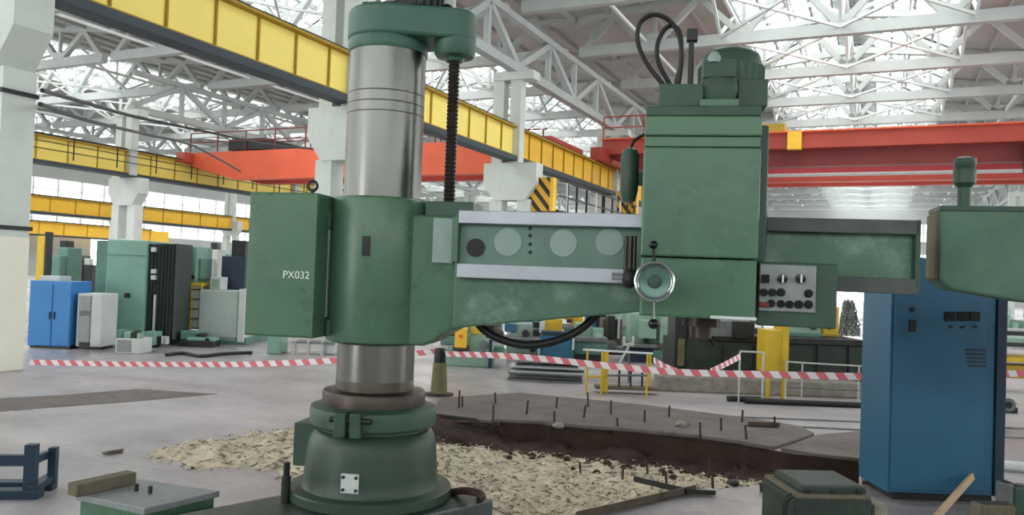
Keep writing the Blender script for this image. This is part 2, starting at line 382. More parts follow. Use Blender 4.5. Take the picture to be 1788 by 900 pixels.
# --- roof: trusses, slabs, ridge skylights, all hung on the ceiling
ceiling = tag(empty('ceiling'), kind='structure')
S0, S1 = 6.2, BAY - 6.2       # glazed strip of each bay
zt = lambda x: 1.55 + (1.15 * (1 - abs(x - BAY / 2) / (BAY / 2)))
PARTS = []
PARTS.append(('bottom_chord', MB().box((0.3, -.16, 0), (BAY - .3, .16, .44)).mesh('bottom_chord', M_TRUSS)))
for a, b in ((0.2, BAY / 2), (BAY / 2, BAY - .2)):
    PARTS.append(('top_chord', MB().bar((a, 0, zt(a)), (b, 0, zt(b)), .3, .3).mesh('top_chord', M_TRUSS)))
NP = 6
for k in range(NP):
    xa, xm, xb = BAY * k / NP, BAY * (k + .5) / NP, BAY * (k + 1) / NP
    for a, b in ((xa, xm), (xb, xm)):
        a2 = min(max(a, .5), BAY - .5)
        PARTS.append(('diagonal', MB().bar((a2, 0, .3), (b, 0, zt(b) - .1), .24, .24).mesh('diagonal', M_TRUSS)))
    if 0 < k: PARTS.append(('post', MB().bar((xa, 0, .3), (xa, 0, zt(xa)), .14, .14).mesh('post', M_TRUSS)))
# light steel frame that carries the ridge glazing
lf = MB()
zr = zt(BAY / 2) + 1.9
for a, b in (((S0, zt(S0)), (BAY / 2, zr)), ((S1, zt(S1)), (BAY / 2, zr)), ((S0 + 2, zt(S0 + 2)), (S0 + 2, zt(S0) + 1.4)), ((S1 - 2, zt(S1 - 2)), (S1 - 2, zt(S1) + 1.4)), ((S0 + 2, zt(S0) + 1.35), (BAY / 2, zt(BAY / 2))), ((S1 - 2, zt(S1) + 1.35), (BAY / 2, zt(BAY / 2)))):
    lf.bar((a[0], 0, a[1]), (b[0], 0, b[1]), .12, .16)
PARTS.append(('lantern_frame', lf.mesh('lantern_frame', M_STEELW)))
gus = MB()
for k in range(1, NP):
    x = BAY * k / NP; gus.prism([(x - .5, .3), (x - .25, .75), (x + .25, .75), (x + .5, .3)], -.12, .12)
PARTS.append(('gusset', gus.mesh('gusset', M_TRUSS)))
SLAB_L = MB(); SLAB_R = MB()
for mb, a, b in ((SLAB_L, 0., S0), (SLAB_R, S1, BAY)):
    def q(x, y, dz): return (x, y, zt(x) + .16 + dz)
    mb.add([q(a, 0, 0), q(b, 0, 0), q(b, 5.98, 0), q(a, 5.98, 0), q(a, 0, .12), q(b, 0, .12), q(b, 5.98, .12), q(a, 5.98, .12)], [(0, 3, 2, 1), (4, 5, 6, 7), (0, 1, 5, 4), (1, 2, 6, 5), (2, 3, 7, 6), (3, 0, 4, 7)])
    for k in range(5):
        x = a + (b - a) * (k + .03) / 4.06
        mb.bar((x, .1, zt(x) + .08), (x, 5.88, zt(x) + .08), .1, .18)
slabL, slabR = SLAB_L.mesh('roof_slab', M_SLAB), SLAB_R.mesh('roof_slab', M_SLAB)
SKF = MB()
for k in range(7):
    y = k * 1.0
    for a in (S0, S1): SKF.bar((a, y, zt(a) + .2), (BAY / 2, y, zr + .12), .07, .1)
for t in (0., .2, .4, .6, .8, 1.):
    for a in (S0, S1):
        x = a + (BAY / 2 - a) * t; z = zt(a) + .2 + (zr + .12 - zt(a) - .2) * t
        SKF.bar((x, 0, z), (x, 6, z), .1, .18)
skf = SKF.mesh('skylight', M_FRAME)
BRC = MB()
for x in (S0, BAY / 2, S1):
    zu = zt(x) - .1; zl_ = .45
    for k in range(2): BRC.bar((x, 3 * k, zl_ if k == 0 else zu), (x, 3 * k + 3, zu if k == 0 else zl_), .11, .11)
    BRC.bar((x, 0, zu), (x, 6, zu), .12, .14)
for a, b in ((S0, S0 + 4.5), (S1 - 4.5, S1)):
    BRC.bar((a, 0, .3), (b, 6, .3), .1, .1).bar((b, 0, .3), (a, 6, .3), .1, .1)
for x in (3.2, BAY - 3.2): BRC.bar((x, 0, .42), (x, 6, .42), .1, .12)
for a in (S0 + 2, S1 - 2): BRC.bar((a, 0, zt(S0) + 1.2), (a, 6, zt(S0) + 1.2), .1, .14).bar((a, 0, zt(S0) + .4), (a, 3, zt(S0) + 1.2), .08, .08).bar((a, 6, zt(S0) + .4), (a, 3, zt(S0) + 1.2), .08, .08)
brc = BRC.mesh('roof_bracing', M_STEELW)
RCAP = MB().box((BAY / 2 - .9, 0, zr + .1), (BAY / 2 + .9, 5.98, zr + .2)).mesh('ridge_board', M_SLAB)
skp = [MB().add([(a, 0, zt(a) + .26), (BAY / 2, 0, zr + .18), (BAY / 2, 6, zr + .18), (a, 6, zt(a) + .26)], [(0, 1, 2, 3)]).mesh('pane', M_GLASS) for a in (S0, S1)]
SLAB_M = MB(); za_ = zt(S0) + .16; zb_ = zt(BAY / 2) + .16
SLAB_M.prism([(S0, za_), (BAY / 2, zb_), (S1, za_), (S1, za_ + .12), (BAY / 2, zb_ + .12), (S0, za_ + .12)], 0, 5.98); added_slab = SLAB_M.mesh('roof_slab', M_SLAB)  # added slab that closes the unseen roof over the foreground
NEAR_GLASS = 13.
START = [36, 24, 18, 18, 54]
for b in range(5):
    y = Y0; k = 0
    while y < Y1 - 1:
        if y >= START[b]:
            t = empty('roof_truss', ceiling, (ROWS[b], y, ZC))
            for nm, me in PARTS: put(nm, me, t)
            if y < Y1 - 7: o = put('roof_bracing', brc, ceiling); o.location = (ROWS[b], y, ZC)
        for me in (slabL, slabR):
            o = put('roof_slab', me, ceiling); o.location = (ROWS[b], y, ZC)
        if b in (3, 4) and y < NEAR_GLASS:      # unseen roof closed with added slabs to darken the foreground
            o = put('roof_slab', added_slab, ceiling); o.location = (ROWS[b], y, ZC)  # added unseen slab in place of the skylight
        else:
            s_ = put('skylight', skf, ceiling); s_.location = (ROWS[b], y, ZC)
            for me in skp: put('pane', me, s_)
            put('ridge_board', RCAP, s_)
        y += 6.0
# daylight comes in through the ridge glazing: portals only guide the sampling of the sky
for b in range(5):
    L_ = bpy.data.lights.new('skylight_portal', 'AREA'); L_.shape = 'RECTANGLE'; L_.size = S1 - S0; ya_ = Y0 if b < 3 else 13.9; L_.size_y = Y1 - ya_; L_.cycles.is_portal = True
    o = bpy.data.objects.new('skylight_portal', L_); COL.objects.link(o); o.location = (ROWS[b] + BAY / 2, (ya_ + Y1) / 2, ZC + zr + .6)

# longitudinal trusses on the pillar rows
def sub_truss(x, ya, yb):
    t = empty('row_truss', ceiling, (x, ya, 0)); L_ = yb - ya
    MB().bar((0, 0, 9.2), (0, L_, 9.2), .34, .32).build('bottom_chord', M_TRUSS, t)
    MB().bar((0, 0, 10.98), (0, L_, 10.98), .3, .24).build('top_chord', M_TRUSS, t)
    for k in range(4):
        a, b = L_ * k / 4, L_ * (k + 1) / 4
        za, zb = (9.3, 10.9) if k % 2 == 0 else (10.9, 9.3)
        MB().bar((0, a, za), (0, b, zb), .24, .24).build('diagonal', M_TRUSS, t)
        if k: MB().bar((0, a, 9.2), (0, a, 11), .2, .2).build('post', M_TRUSS, t)
P0Y, P1Y, P2Y = PX(-2, 500, -11.75).y, 16.35, 26.2
ROW1 = [P0Y, P1Y, P2Y, 37.9, 49.9, 61.9, 73.9, 85.9]
ROW2 = [27.3, 39.3, 51.3, 63.3, 75.3, 87.3]
ROW3 = [31.9, 43.9, 55.9, 67.9]
ROW4 = [67.9, 79.9, 91.9]
for x, ys in ((ROWS[3], ROW1), (ROWS[2], ROW2), (ROWS[1], ROW3), (ROWS[4], ROW4)):
    for a, b in zip(ys, ys[1:]): sub_truss(x, a, b)

# ================================================================== pillars
def shared(mb, name, m, **k): return mb.mesh(name, m)
def corbel_mesh(zb):
    pr = [(-.62, zb - 1.35), (.62, zb - 1.35), (1.05, zb - .75), (1.05, zb), (-1.05, zb), (-1.05, zb - .75)]
    return MB().prism(pr, -.3, .3)
SH_LO = MB().box((-.25, -.25, 0), (.25, .25, 4.4)).mesh('shaft', M_CONC)
SH_UP = MB().box((-.21, -.21, 5.7), (.21, .21, 9.05)).mesh('upper_shaft', M_CONC)
COR = corbel_mesh(5.72).mesh('corbel', M_CONC)
FOOT = MB().box((-.256, -.256, 0), (.256, .256, 1.95)).mesh('limewashed_foot', M_CONCW)
HEADB = MB().box((-.8, -.3, 8.75), (.8, .3, 9.06)).mesh('cap', M_CONC)
TIE = MB().box((-.55, -.16, 2.2), (.55, .16, 2.75)).mesh('tie_beam', M_CONC)
def pillar(x, y, label, foot=False, grp='concrete pillars of the hall'):
    p = thing('concrete_pillar', label, 'pillar', None, grp, (x, y, 0))
    for s in (-.55, .55):
        o = put('shaft', SH_LO, p); o.location = (s, 0, 0)
        if foot:
            f_ = put('limewashed_foot', FOOT, o)
        o = put('upper_shaft', SH_UP, p); o.location = (s * .62 - .25, 0, 0)
    put('corbel', COR, p); o = put('cap', HEADB, p); put('tie_beam', TIE, p)
    return p
ORD = ['first', 'second', 'third', 'fourth', 'fifth', 'sixth', 'seventh', 'eighth']
for i, y in enumerate(ROW1):
    lab = ['tall whitewashed twin-shaft concrete pillar at the left edge of the photo', 'pale concrete pillar partly hidden behind the drill column', 'pale twin-shaft pillar seen above the drill arm under the yellow beam'][i] if i < 3 else '%s pillar from the left edge under the nearest yellow beam, far away' % ORD[i]
    p = pillar(ROWS[3], y, lab, i == 0)
    if i == 0:
        for z in (2.05, 4.02):
            m = MB()
            for s in (-.55, .55): m.box((s - .28, -.28, z), (s + .28, .28, z + .06))
            m.build('cable_band', M_DARK, p)
for i, y in enumerate(ROW2):
    pillar(ROWS[2], y, 'twin-shaft concrete pillar rising behind the teal machine column' if i == 0 else '%s pillar along the second yellow beam on the left' % ORD[i])
for i, y in enumerate(ROW3):
    pillar(ROWS[1], y, '%s pillar along the third, golden yellow beam far left' % ORD[i])
for i, y in enumerate(ROW4):
    pillar(ROWS[4], y, ('nearest', 'middle', 'farthest')[i] + ' concrete pillar of the row beyond the blue cabinet on the right')

# ================================================================== crane runway beams
def runway(x, ya, yb, zb, zt_, step, label, m_panel, catwalk=False, fl=.17):
    b = thing('crane_runway_beam', label, 'crane beam', None, 'yellow crane runway beams', (x, ya, 0))
    L_ = yb - ya
    pm = MB().box((-.03, .02, zb), (.03, step - .02, zt_)).mesh('web_panel', m_panel)
    rm = MB().box((-.09, -.016, zb), (.09, .016, zt_)).mesh('stiffener', M_YELJ)
    MB().box((-.24, 0, zb - fl), (.24, L_, zb)).build('bottom_flange', M_FLANGE, b)
    MB().box((-.24, 0, zb), (.24, L_, zb + .025)).build('flange_edge', M_YELJ, b)
    MB().box((-.22, 0, zt_), (.22, L_, zt_ + .06)).build('top_flange', M_YELJ, b)
    MB().box((-.05, 0, zt_ + .06), (.05, L_, zt_ + .17)).build('rail', M_DARK, b)
    y = 0.
    while y < L_ - .01:
        o = put('web_panel', pm, b); o.location = (0, y, 0)
        o = put('stiffener', rm, b); o.location = (0, y, 0)
        y += step
    if catwalk:
        r = MB(); k = 0.
        while k < L_:
            r.bar((.45, k, zt_ + .05 - .95), (.45, k, zt_ + .05), .04); k += step * 1.5
        for dz in (0., -.3, -.62): r.bar((.45, 0, zt_ + .05 + dz), (.45, L_, zt_ + .05 + dz), .035)
        r.build('catwalk_railing', M_DARK, b)
        MB().box((.1, 0, zb - .22), (.8, L_, zb - .14)).build('catwalk_deck', M_FLANGE, b)
    return b
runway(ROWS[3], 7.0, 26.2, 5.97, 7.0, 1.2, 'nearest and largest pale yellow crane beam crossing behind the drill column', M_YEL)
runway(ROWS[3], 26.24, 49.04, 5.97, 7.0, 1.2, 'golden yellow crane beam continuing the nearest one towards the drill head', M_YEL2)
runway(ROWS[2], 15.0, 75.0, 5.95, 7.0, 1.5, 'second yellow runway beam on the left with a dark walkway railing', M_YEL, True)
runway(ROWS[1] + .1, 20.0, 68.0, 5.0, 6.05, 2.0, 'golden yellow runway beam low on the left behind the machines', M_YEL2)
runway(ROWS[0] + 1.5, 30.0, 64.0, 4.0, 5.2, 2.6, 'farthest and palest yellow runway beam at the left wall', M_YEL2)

# ================================================================== bridge cranes
def girder(name, x0, x1, y, z0, z1, th, m, parent, taper=1.6):
    pr = [(x0, z1), (x0, z0 + (z1 - z0) * .55), (x0 + taper, z0), (x1 - taper, z0), (x1, z0 + (z1 - z0) * .55), (x1, z1)]
    return MB().prism(pr, y - th / 2, y + th / 2).build(name, m, parent)
def crane_rails(par, x0, x1, y, z, m, h=1.0):
    k = x0
    while k <= x1: MB().bar((k, y, z), (k, y, z + h), .05).build('railing_post', m, par); k += 1.9
    for dz in (.5, h): MB().bar((x0, y, z + dz), (x1, y, z + dz), .05).build('hand_rail', m, par)
oc = thing('bridge_crane', 'orange overhead travelling crane spanning the bay behind the drill column', 'crane', None, 'overhead bridge cranes', (0, 32, 0))
girder('girder', -33.4, -12.6, -1.0, 6.05, 7.5, .5, M_ORANGE, oc, 3.2)
girder('girder', -33.4, -12.6, 1.0, 6.05, 7.4, .5, M_RED, oc, 3.2)
for x in (-33.3, -12.75): MB().box((x - .3, -1.9, 6.95), (x + .3, 1.9, 7.45)).build('end_carriage', M_RED, oc)
crane_rails(oc, -33.2, -14, -1.35, 7.5, M_REDD)
crane_rails(oc, -33.2, -14, 1.35, 7.4, M_REDD)
MB().box((-30.6, -1.3, 7.55), (-28.2, 1.3, 8.1)).build('trolley', M_DARK, oc)
rc = thing('bridge_crane', 'red overhead travelling crane across the middle bay at the right', 'crane', None, 'overhead bridge cranes', (0, 36, 0))
girder('girder', -12.0, 8.8, 0., 6.75, 8.05, .5, M_REDD, rc)
MB().box((-12.0, -.75, 7.45), (8.8, -.15, 8.1)).build('walkway_beam', M_RED, rc)
MB().box((-12.0, -.95, 8.1), (8.8, .3, 8.16)).build('walkway_deck', M_ORANGE, rc)
girder('girder', -12.0, 8.8, 2.1, 6.72, 7.3, .4, M_PINK, rc, .5)
MB().box((-12., 1.75, 6.66), (8.8, 2.5, 6.72)).build('highlight_flange', M_STEELW, rc)  # white colour paints in the highlights along the far girder
for x in (-12.05, 8.75): MB().box((x - .3, -1.4, 7.1), (x + .3, 3.0, 7.7)).build('end_carriage', M_RED, rc)
crane_rails(rc, -11.9, -6.0, -.9, 8.16, M_RED)
MB().box((-3.75, -1.15, 7.35), (-3.2, -.8, 8.1)).build('warning_board', M_YEL2, rc)
MB().box((-5.6, -.9, 8.16), (-3.9, .6, 8.5)).build('trolley', M_YELJ, rc)
MB().box((4.8, -.8, 6.3), (5.5, .1, 7.4)).build('hoist_motor', M_DARK, rc)
rc2 = thing('bridge_crane', 'distant red crane with railings above the yellow beam left of drill head', 'crane', None, 'overhead bridge cranes', (0, 29.5, 0))
rc2.location = (0, 45.0, 0)
girder('girder', -12.0, 8.8, 0., 7.2, 8.2, .5, M_RED, rc2)
girder('girder', -12.0, 8.8, 2.1, 7.2, 8.2, .5, M_RED, rc2)
for x in (-12.05, 8.75): MB().box((x - .3, -1.4, 7.1), (x + .3, 3.0, 7.6)).build('end_carriage', M_RED, rc2)
crane_rails(rc2, -12.0, -2.0, -.5, 8.2, M_RED)
crane_rails(rc2, -12.0, -2.0, 2.5, 8.2, M_RED)

# striped access platform hung under the nearest yellow beam
ap = thing('crane_access_platform', 'crane access platform with black and yellow striped end boards', 'platform', None, None, (-11.3, 26.5, 0))
MB().box((-1., 0, 3.95), (.7, 10.2, 4.07)).build('deck', M_DARK, ap)
for y, z0, z1 in ((-.35, 4.0, 5.2), (10.2, 4.0, 5.9)):
    MB().box((-.35, y, z0), (.5, y + .3, z1)).build('striped_board', M_HAZ, ap)
    MB().box((.5, y - .01, z0), (.62, y + .31, z1)).build('board_edge', M_YEL2, ap)
for k in range(9): MB().bar((.65, .9 + k * 1.1, 4.05), (.65, .9 + k * 1.1, 5.15), .06).build('railing_post', M_STEELW if k % 3 == 0 else M_DARK, ap)
for z in (4.6, 5.15): MB().bar((.65, .2, z), (.65, 10.1, z), .05).build('hand_rail', M_DARK, ap)
for y in (.3, 5., 9.7): MB().bar((-.9, y, 4.0), (-.9, y, 5.75), .08).build('hanger', M_DARK, ap)

# power cables strung from the first pillar
def cable(label, pts, r):
    return tag(MB().tube(spline(pts, 8), r, 6).build('power_cable', M_DARK), label, 'cable', 'sagging power cables')
cable('upper black power cable sagging from the left pillar towards the orange crane', [PX(74, 158, -10.9), PX(150, 180, -12.4), PX(240, 205, -14), PX(350, 228, -15.5), PX(470, 252, -17.5), PX(565, 262, -19)], .035)
cable('lower black power cable sagging from the left pillar above second beam', [PX(70, 182, -11.0), PX(150, 210, -12.8), PX(260, 236, -16), PX(340, 256, -19), PX(420, 300, -24)], .035)

# ================================================================== the radial drilling machine
PZ = .30                                   # top of the cast base plate
DF = Frame(Vector((U(651, 760, 4.8).x, U(651, 760, 4.8).y, 0)), YAW - 10)
drill = thing('radial_drilling_machine', 'large green radial drilling machine with bright steel column in the foreground', 'drilling machine', DF)
zc = lambda py, off=0.: DF.at(655, py, off)[1]
def dbox(name, r, y0, y1, m, par=drill, bevel=.006, mid=None):
    """r = left, top, right, bottom in the photograph, read on the front face at local depth y0"""
    xm, ym = (r[0] + r[2]) / 2, (r[1] + r[3]) / 2
    x0 = DF.at(r[0], ym, y0)[0]; x1 = DF.at(r[2], ym, y0)[0]; z1 = DF.at(xm, r[1], y0)[1]; z0 = DF.at(xm, r[3], y0)[1]
    return MB().box((x0, y0, z0), (x1, y1, z1)).build(name, m, par, bevel=bevel)
# base plate
q = [DF.loc(G(*p, PZ)) for p in ((680, 828), (862, 873))]
back, right = Vector((q[0].x, q[0].y)), Vector((q[1].x, q[1].y))
lq = DF.loc(G(317, 897, PZ)); left = Vector((lq.x, lq.y)); left = back + (left - back) * 1.25
rr_ = right
pl = [(p.x, p.y) for p in (left, left + (right - back), right, back)]
bp_ = MB().slab(pl, 0.0, PZ).build('base_plate', M_PLATE, drill, bevel=.012)
hk = [DF.loc(G(px, py, PZ + h)) for px, py, h in ((785, 861, .0), (800, 858, .03), (818, 858, .07), (836, 862, .08), (842, 868, .06), (838, 872, .0))]
MB().tube(spline(hk, 6), .022, 10).build('lifting_hook', M_RUST, bp_, True)
# turned base
base = MB().lathe([(.47, PZ), (.483, PZ + .015), (.483, PZ + .062), (.475, PZ + .07), (.406, PZ + .074), (.397, PZ + .09), (.395, PZ + .16), (.392, zc(810)), (.383, zc(775)), (.37, zc(758)), (.35, zc(749)), (.325, zc(745)), (.322, zc(738))]).build('base', M_GRIME_SHADE, drill, True)
ring = MB().lathe([(.33, zc(741)), (.358, zc(740)), (.374, zc(735)), (.376, zc(712)), (.37, zc(707)), (.3, zc(702))]).build('clamp_ring', M_GREEN_D, drill, True)
MB().lathe([(.306, zc(704)), (.306, zc(684)), (.3, zc(680)), (.235, zc(678))]).build('bearing_ring', M_STEELB, drill, True)

x_, z_ = DF.at(605, 722, -.4)
for a, b, yy in ((x_ - .07, x_ + .0, -.42), (x_ + .02, x_ + .085, -.41)):
    MB().box((a, yy, zc(744)), (b, yy + .12, zc(703))).build('clamp_lug', M_GREEN_D, ring, bevel=.01)
MB().cyl((x_ - .1, -.385, zc(716)), (x_ + .14, -.385, zc(716)), .016, 10).build('clamp_bolt', M_DARK, ring)
dbox('terminal_box', (512, 740, 552, 815), -.12, .1, M_GREEN_D)
# data tag on the base, following its curve
ax_ = DF.at(613, 850, -.38)[0]; ang = math.asin(max(-.9, min(.9, ax_ / .4)))
def on_base(u, z, r): a = ang + u / .4; return Vector((r * math.sin(a), -r * math.cos(a), z))
zt0, zt1 = zc(866, -.4), zc(832, -.4)
tg = MB(); vs = []
for r in (.395, .409):
    for u, z in ((-.05, zt0), (.05, zt0), (.05, zt1), (-.05, zt1)): vs.append(on_base(u, z, r))
tg.add(vs, [(0, 3, 2, 1), (4, 5, 6, 7), (0, 1, 5, 4), (1, 2, 6, 5), (2, 3, 7, 6), (3, 0, 4, 7)])
tgo = tg.build('data_tag', M_GREYC, drill)
for u in (-.036, .036):
    for z in (zt0 + .018, zt1 - .018): MB().cyl(on_base(u, z, .4), on_base(u, z, .418), .009, 8).build('screw', M_DARK, tgo)
# column
colm = MB().lathe([(.231, zc(690)), (.231, zc(86))], 72).build('column', M_STEEL, drill, True)
MB().lathe([(.2305, zc(690)), (.2322, zc(690)), (.2322, zc(662)), (.2305, zc(661))], 72, cap=False).build('oily_band', M_STEELB, colm, True)
for py in (205, 188, 170):
    MB().lathe([(.2305, zc(py + 1)), (.2316, zc(py + 1)), (.2316, zc(py - 1)), (.2305, zc(py - 1))], 72, cap=False).build('scored_line', M_STEELB, colm, True)
# gear housing on top, from the column over to the lead screw
sx = DF.at(790, 200, 0)[0]
def hull2(r1, r2, x2, n=26):
    a0 = math.acos((r1 - r2) / x2); P = []
    for i in range(n + 1):
        a = a0 + (2 * PI - 2 * a0) * i / n; P.append((r1 * math.cos(a), r1 * math.sin(a)))
    for i in range(n + 1):
        a = -a0 + 2 * a0 * i / n; P.append((x2 + r2 * math.cos(a), r2 * math.sin(a)))
    return P
MB().slab(hull2(.246, .125, sx), zc(78), zc(27)).build('top_gear_housing', M_GREEN_T, drill, True, bevel=.02, seg=3)
MB().lathe([(.236, zc(98)), (.24, zc(96)), (.24, zc(80)), (.236, zc(76))]).build('housing_collar', M_GREEN_T, drill, True)
MB().lathe([(.05, zc(110)), (.06, zc(104)), (.112, zc(102)), (.122, zc(97)), (.1245, zc(60))], 32, (sx, 0)).build('screw_boss', M_GREEN_T, drill, True)
mc = DF.at(733, 5, 0)[0]; mt = MB().lathe([(.12, zc(28)), (.12, zc(-10)), (.13, zc(-12)), (.13, zc(-60)), (.11, zc(-68)), (.04, zc(-70))], 28, (mc, 0)).build('lift_motor', M_DARK, drill, True)
fins = MB()
for i in range(20):
    a = 2 * PI * i / 20; fins.bar((mc + .13 * math.cos(a), .13 * math.sin(a), zc(22)), (mc + .13 * math.cos(a), .13 * math.sin(a), zc(-55)), .012, .04)
fins.build('cooling_fins', M_DARK, mt)
dbox('motor_junction_box', (632, 2, 690, 26), -.08, .1, M_DARK)
MB().tube(spline([(DF.at(770, 18, 0)[0], 0, zc(18)), (DF.at(780, 12, 0)[0], 0, zc(12)), (DF.at(790, 20, 0)[0], 0, zc(20)), (DF.at(793, 30, 0)[0], 0, zc(34))], 6), .01, 8).build('motor_cable', M_BLACK, drill, True)
# lead screw with its thread
ls = MB(); z0s, z1s = zc(362), zc(108); npt = int((z1s - z0s) / .012); pr = []
for k in range(npt): pr.append((.036 if k % 2 else .03, z0s + (z1s - z0s) * k / npt))
ls.lathe(pr, 20, (sx, 0)).build('lead_screw', M_STEELB, drill, True)
# sleeve
zs0, zs1 = zc(606, -.3), zc(341, -.3)
MB().lathe([(.27, zs0), (.3, zs0 + .015), (.305, zs0 + .03), (.305, zs1 - .03), (.3, zs1 - .01), (.285, zs1), (.24, zs1)], 72).build('sleeve', M_GREEN, drill, True)
sp_ = MB(); xa = DF.at(640, 430, -.3)[0]; a0 = math.asin(xa / .306); vs = []
for r in (.303, .311):
    for a in (-.075, -.025, .025, .075):
        for z in (zc(448, -.3), zc(413, -.3)): vs.append((r * math.sin(a0 + a), -r * math.cos(a0 + a), z))
fs = [(8 + 2 * i, 10 + 2 * i, 11 + 2 * i, 9 + 2 * i) for i in range(3)] + [(2 * i, 2 * i + 1, 2 * i + 3, 2 * i + 2) for i in range(3)] + [(0, 8, 9, 1), (6, 7, 15, 14)] + [(2 * i, 2 * i + 2, 10 + 2 * i, 8 + 2 * i) for i in range(3)] + [(2 * i + 1, 9 + 2 * i, 11 + 2 * i, 2 * i + 3) for i in range(3)]
sp_.add(vs, fs); tag(sp_.build('maker_plate', M_DARK, drill), 'small dark riveted plate')
# arm
FA = -.24
zw0, zw1 = DF.at(800, 390, -.3)[1], DF.at(800, 367, -.3)[1]      # top way
zl0, zl1 = DF.at(800, 485, -.3)[1], DF.at(800, 460, -.3)[1]      # lower way
xe = DF.at(1606, 440, -.3)[0]; xw = DF.at(799, 430, -.3)[0]; xs = DF.at(757, 430, FA)[0]
zb0 = DF.at(800, 573, FA)[1]; xh = DF.at(1110, 545, FA)[0]; zh = DF.at(1110, 546, FA)[1]
zend = DF.at(1600, 502, -.3)[1]
body = [(xw - .03, zw1 - .01), (xe - .005, zw1 - .01), (xe - .005, zend + .01), (DF.at(1460, 500, FA)[0], zend + .005), (xh, zh), (xw - .03, zb0 - .004)]
NK = -.17
neck = [(.05, zw1 - .02), (xw, zw1 - .02), (xw, DF.at(800, 574, NK)[1]), (DF.at(785, 578, NK)[0], DF.at(785, 579, NK)[1]), (DF.at(768, 587, NK)[0], DF.at(768, 588, NK)[1]), (DF.at(752, 598, NK)[0], DF.at(752, 599, NK)[1]), (DF.at(738, 606, NK)[0], zs0 + .005), (.05, zs0 + .005)]
MB().prism(neck, NK, .2).build('arm_neck', M_GREEN, drill, bevel=.02, seg=3)
arm = MB().prism(body, FA, .24).build('arm', M_GREEN_W, drill, bevel=.012)
xmid = DF.at(1230, 430, -.3)[0]
for (a_, b_, m_) in ((xw, xmid, M_WAY), (xmid, xe, M_WAYD)):
    MB().box((a_, -.3, zw0), (b_, .28, zw1)).build('upper_slideway', m_, arm, bevel=.004)
    MB().box((a_, -.3, zl0), (b_, .0, zl1)).build('lower_slideway', m_, arm, bevel=.004)  # right part's dark colour also paints in the shadow on the lower way
MB().box((xe - .02, -.3, zend), (xe + .005, .26, zw1 + .002)).build('end_plate', M_GREEN_D, arm, bevel=.004)
dbox('nut_housing', (742, 352, 826, 380), -.13, .13, M_GREEN_D)
dbox('joint_plate', (755, 381, 792, 460), -.19, -.1, M_PALE, bevel=.004)
dbox('joint_bar', (788, 378, 800, 458), -.29, -.2, M_GREEN_W)
M_FACE = mat('faded_grey_green_face', (100, 126, 114), .5, var=.14, scale=4)
MB().box((xw, FA - .004, zl1 - .01), (DF.at(1180, 430, FA)[0], FA + .05, zw0 + .01)).build('face_panel', M_FACE, arm)
for (px, py, rp, m, nm, dd) in ((831, 433, 16, M_BLACK, 'oil_window', .012), (887, 423, 24, M_PALE, 'cover_disc', .008), (984, 425, 23, M_PALE, 'cover_disc', .008), (1064, 423, 23, M_PALE, 'cover_disc', .008)):
    x, z = DF.at(px, py, FA); MB().cyl((x, FA - dd, z), (x, FA + .02, z), rp * .00325, 36).build(nm, m, arm)
for py in (399, 412, 427, 441):
    x, z = DF.at(926, py, FA); MB().cyl((x, FA - .006, z), (x, FA + .02, z), .011, 12).build('bolt_hole', M_BLACK, arm)
MB().tube(spline([(DF.at(px, py, -.05)[0], -.05, DF.at(px, py, -.05)[1]) for px, py in ((828, 556), (845, 576), (872, 592), (915, 603), (962, 598), (1003, 582), (1030, 562), (1045, 545))], 8), .024, 10).build('drooping_cable', M_BLACK, drill, True)
# electrical box behind the sleeve
eb = dbox('electrical_box', (431, 336, 552, 589), -.38, .2, M_GREEN, bevel=.008)
ed = dbox('door', (433, 339, 550, 586), -.392, -.372, M_GREEN, eb, bevel=.003)
dbox('mounting_bracket', (552, 346, 600, 588), -.2, .2, M_DARK)  # near-black colour paints in the shade of the gap beside the box
for py in (385, 572):
    x, z = DF.at(573, py, -.22); MB().cyl((x, -.215, z - .045), (x, -.215, z + .045), .022, 12).build('hinge', M_GREEN_D, drill)
dbox('door_strip', (564, 400, 572, 555), -.225, -.19, M_PALE)
tx = bpy.data.curves.new('lettering', 'FONT'); tx.body = 'PX032'; tx.size = .06; tx.extrude = .0015; tx.align_x = 'CENTER'; tx.align_y = 'CENTER'
tx.materials.append(M_WHITE)
tmp_ = bpy.data.objects.new('lettering_curve', tx); COL.objects.link(tmp_); bpy.context.view_layer.update()
tm_ = bpy.data.meshes.new_from_object(tmp_.evaluated_get(bpy.context.evaluated_depsgraph_get())); bpy.data.objects.remove(tmp_)
to = bpy.data.objects.new('lettering', tm_); COL.objects.link(to); to.parent = eb; v = DF.v(517, 481, -.3935); to.location = v; to.rotation_euler = (PI / 2, 0, 0)
v = DF.v(546, 325, .0)
tor = MB(); ringp = [(v.x + .03 * math.cos(a), 0, v.z + .03 * math.sin(a)) for a in [2 * PI * i / 20 for i in range(21)]]
tor.tube(ringp, .009, 8).cyl((v.x, 0, v.z - .055), (v.x, 0, v.z - .028), .012, 10)
tor.build('eye_bolt', M_DARK, drill, True)
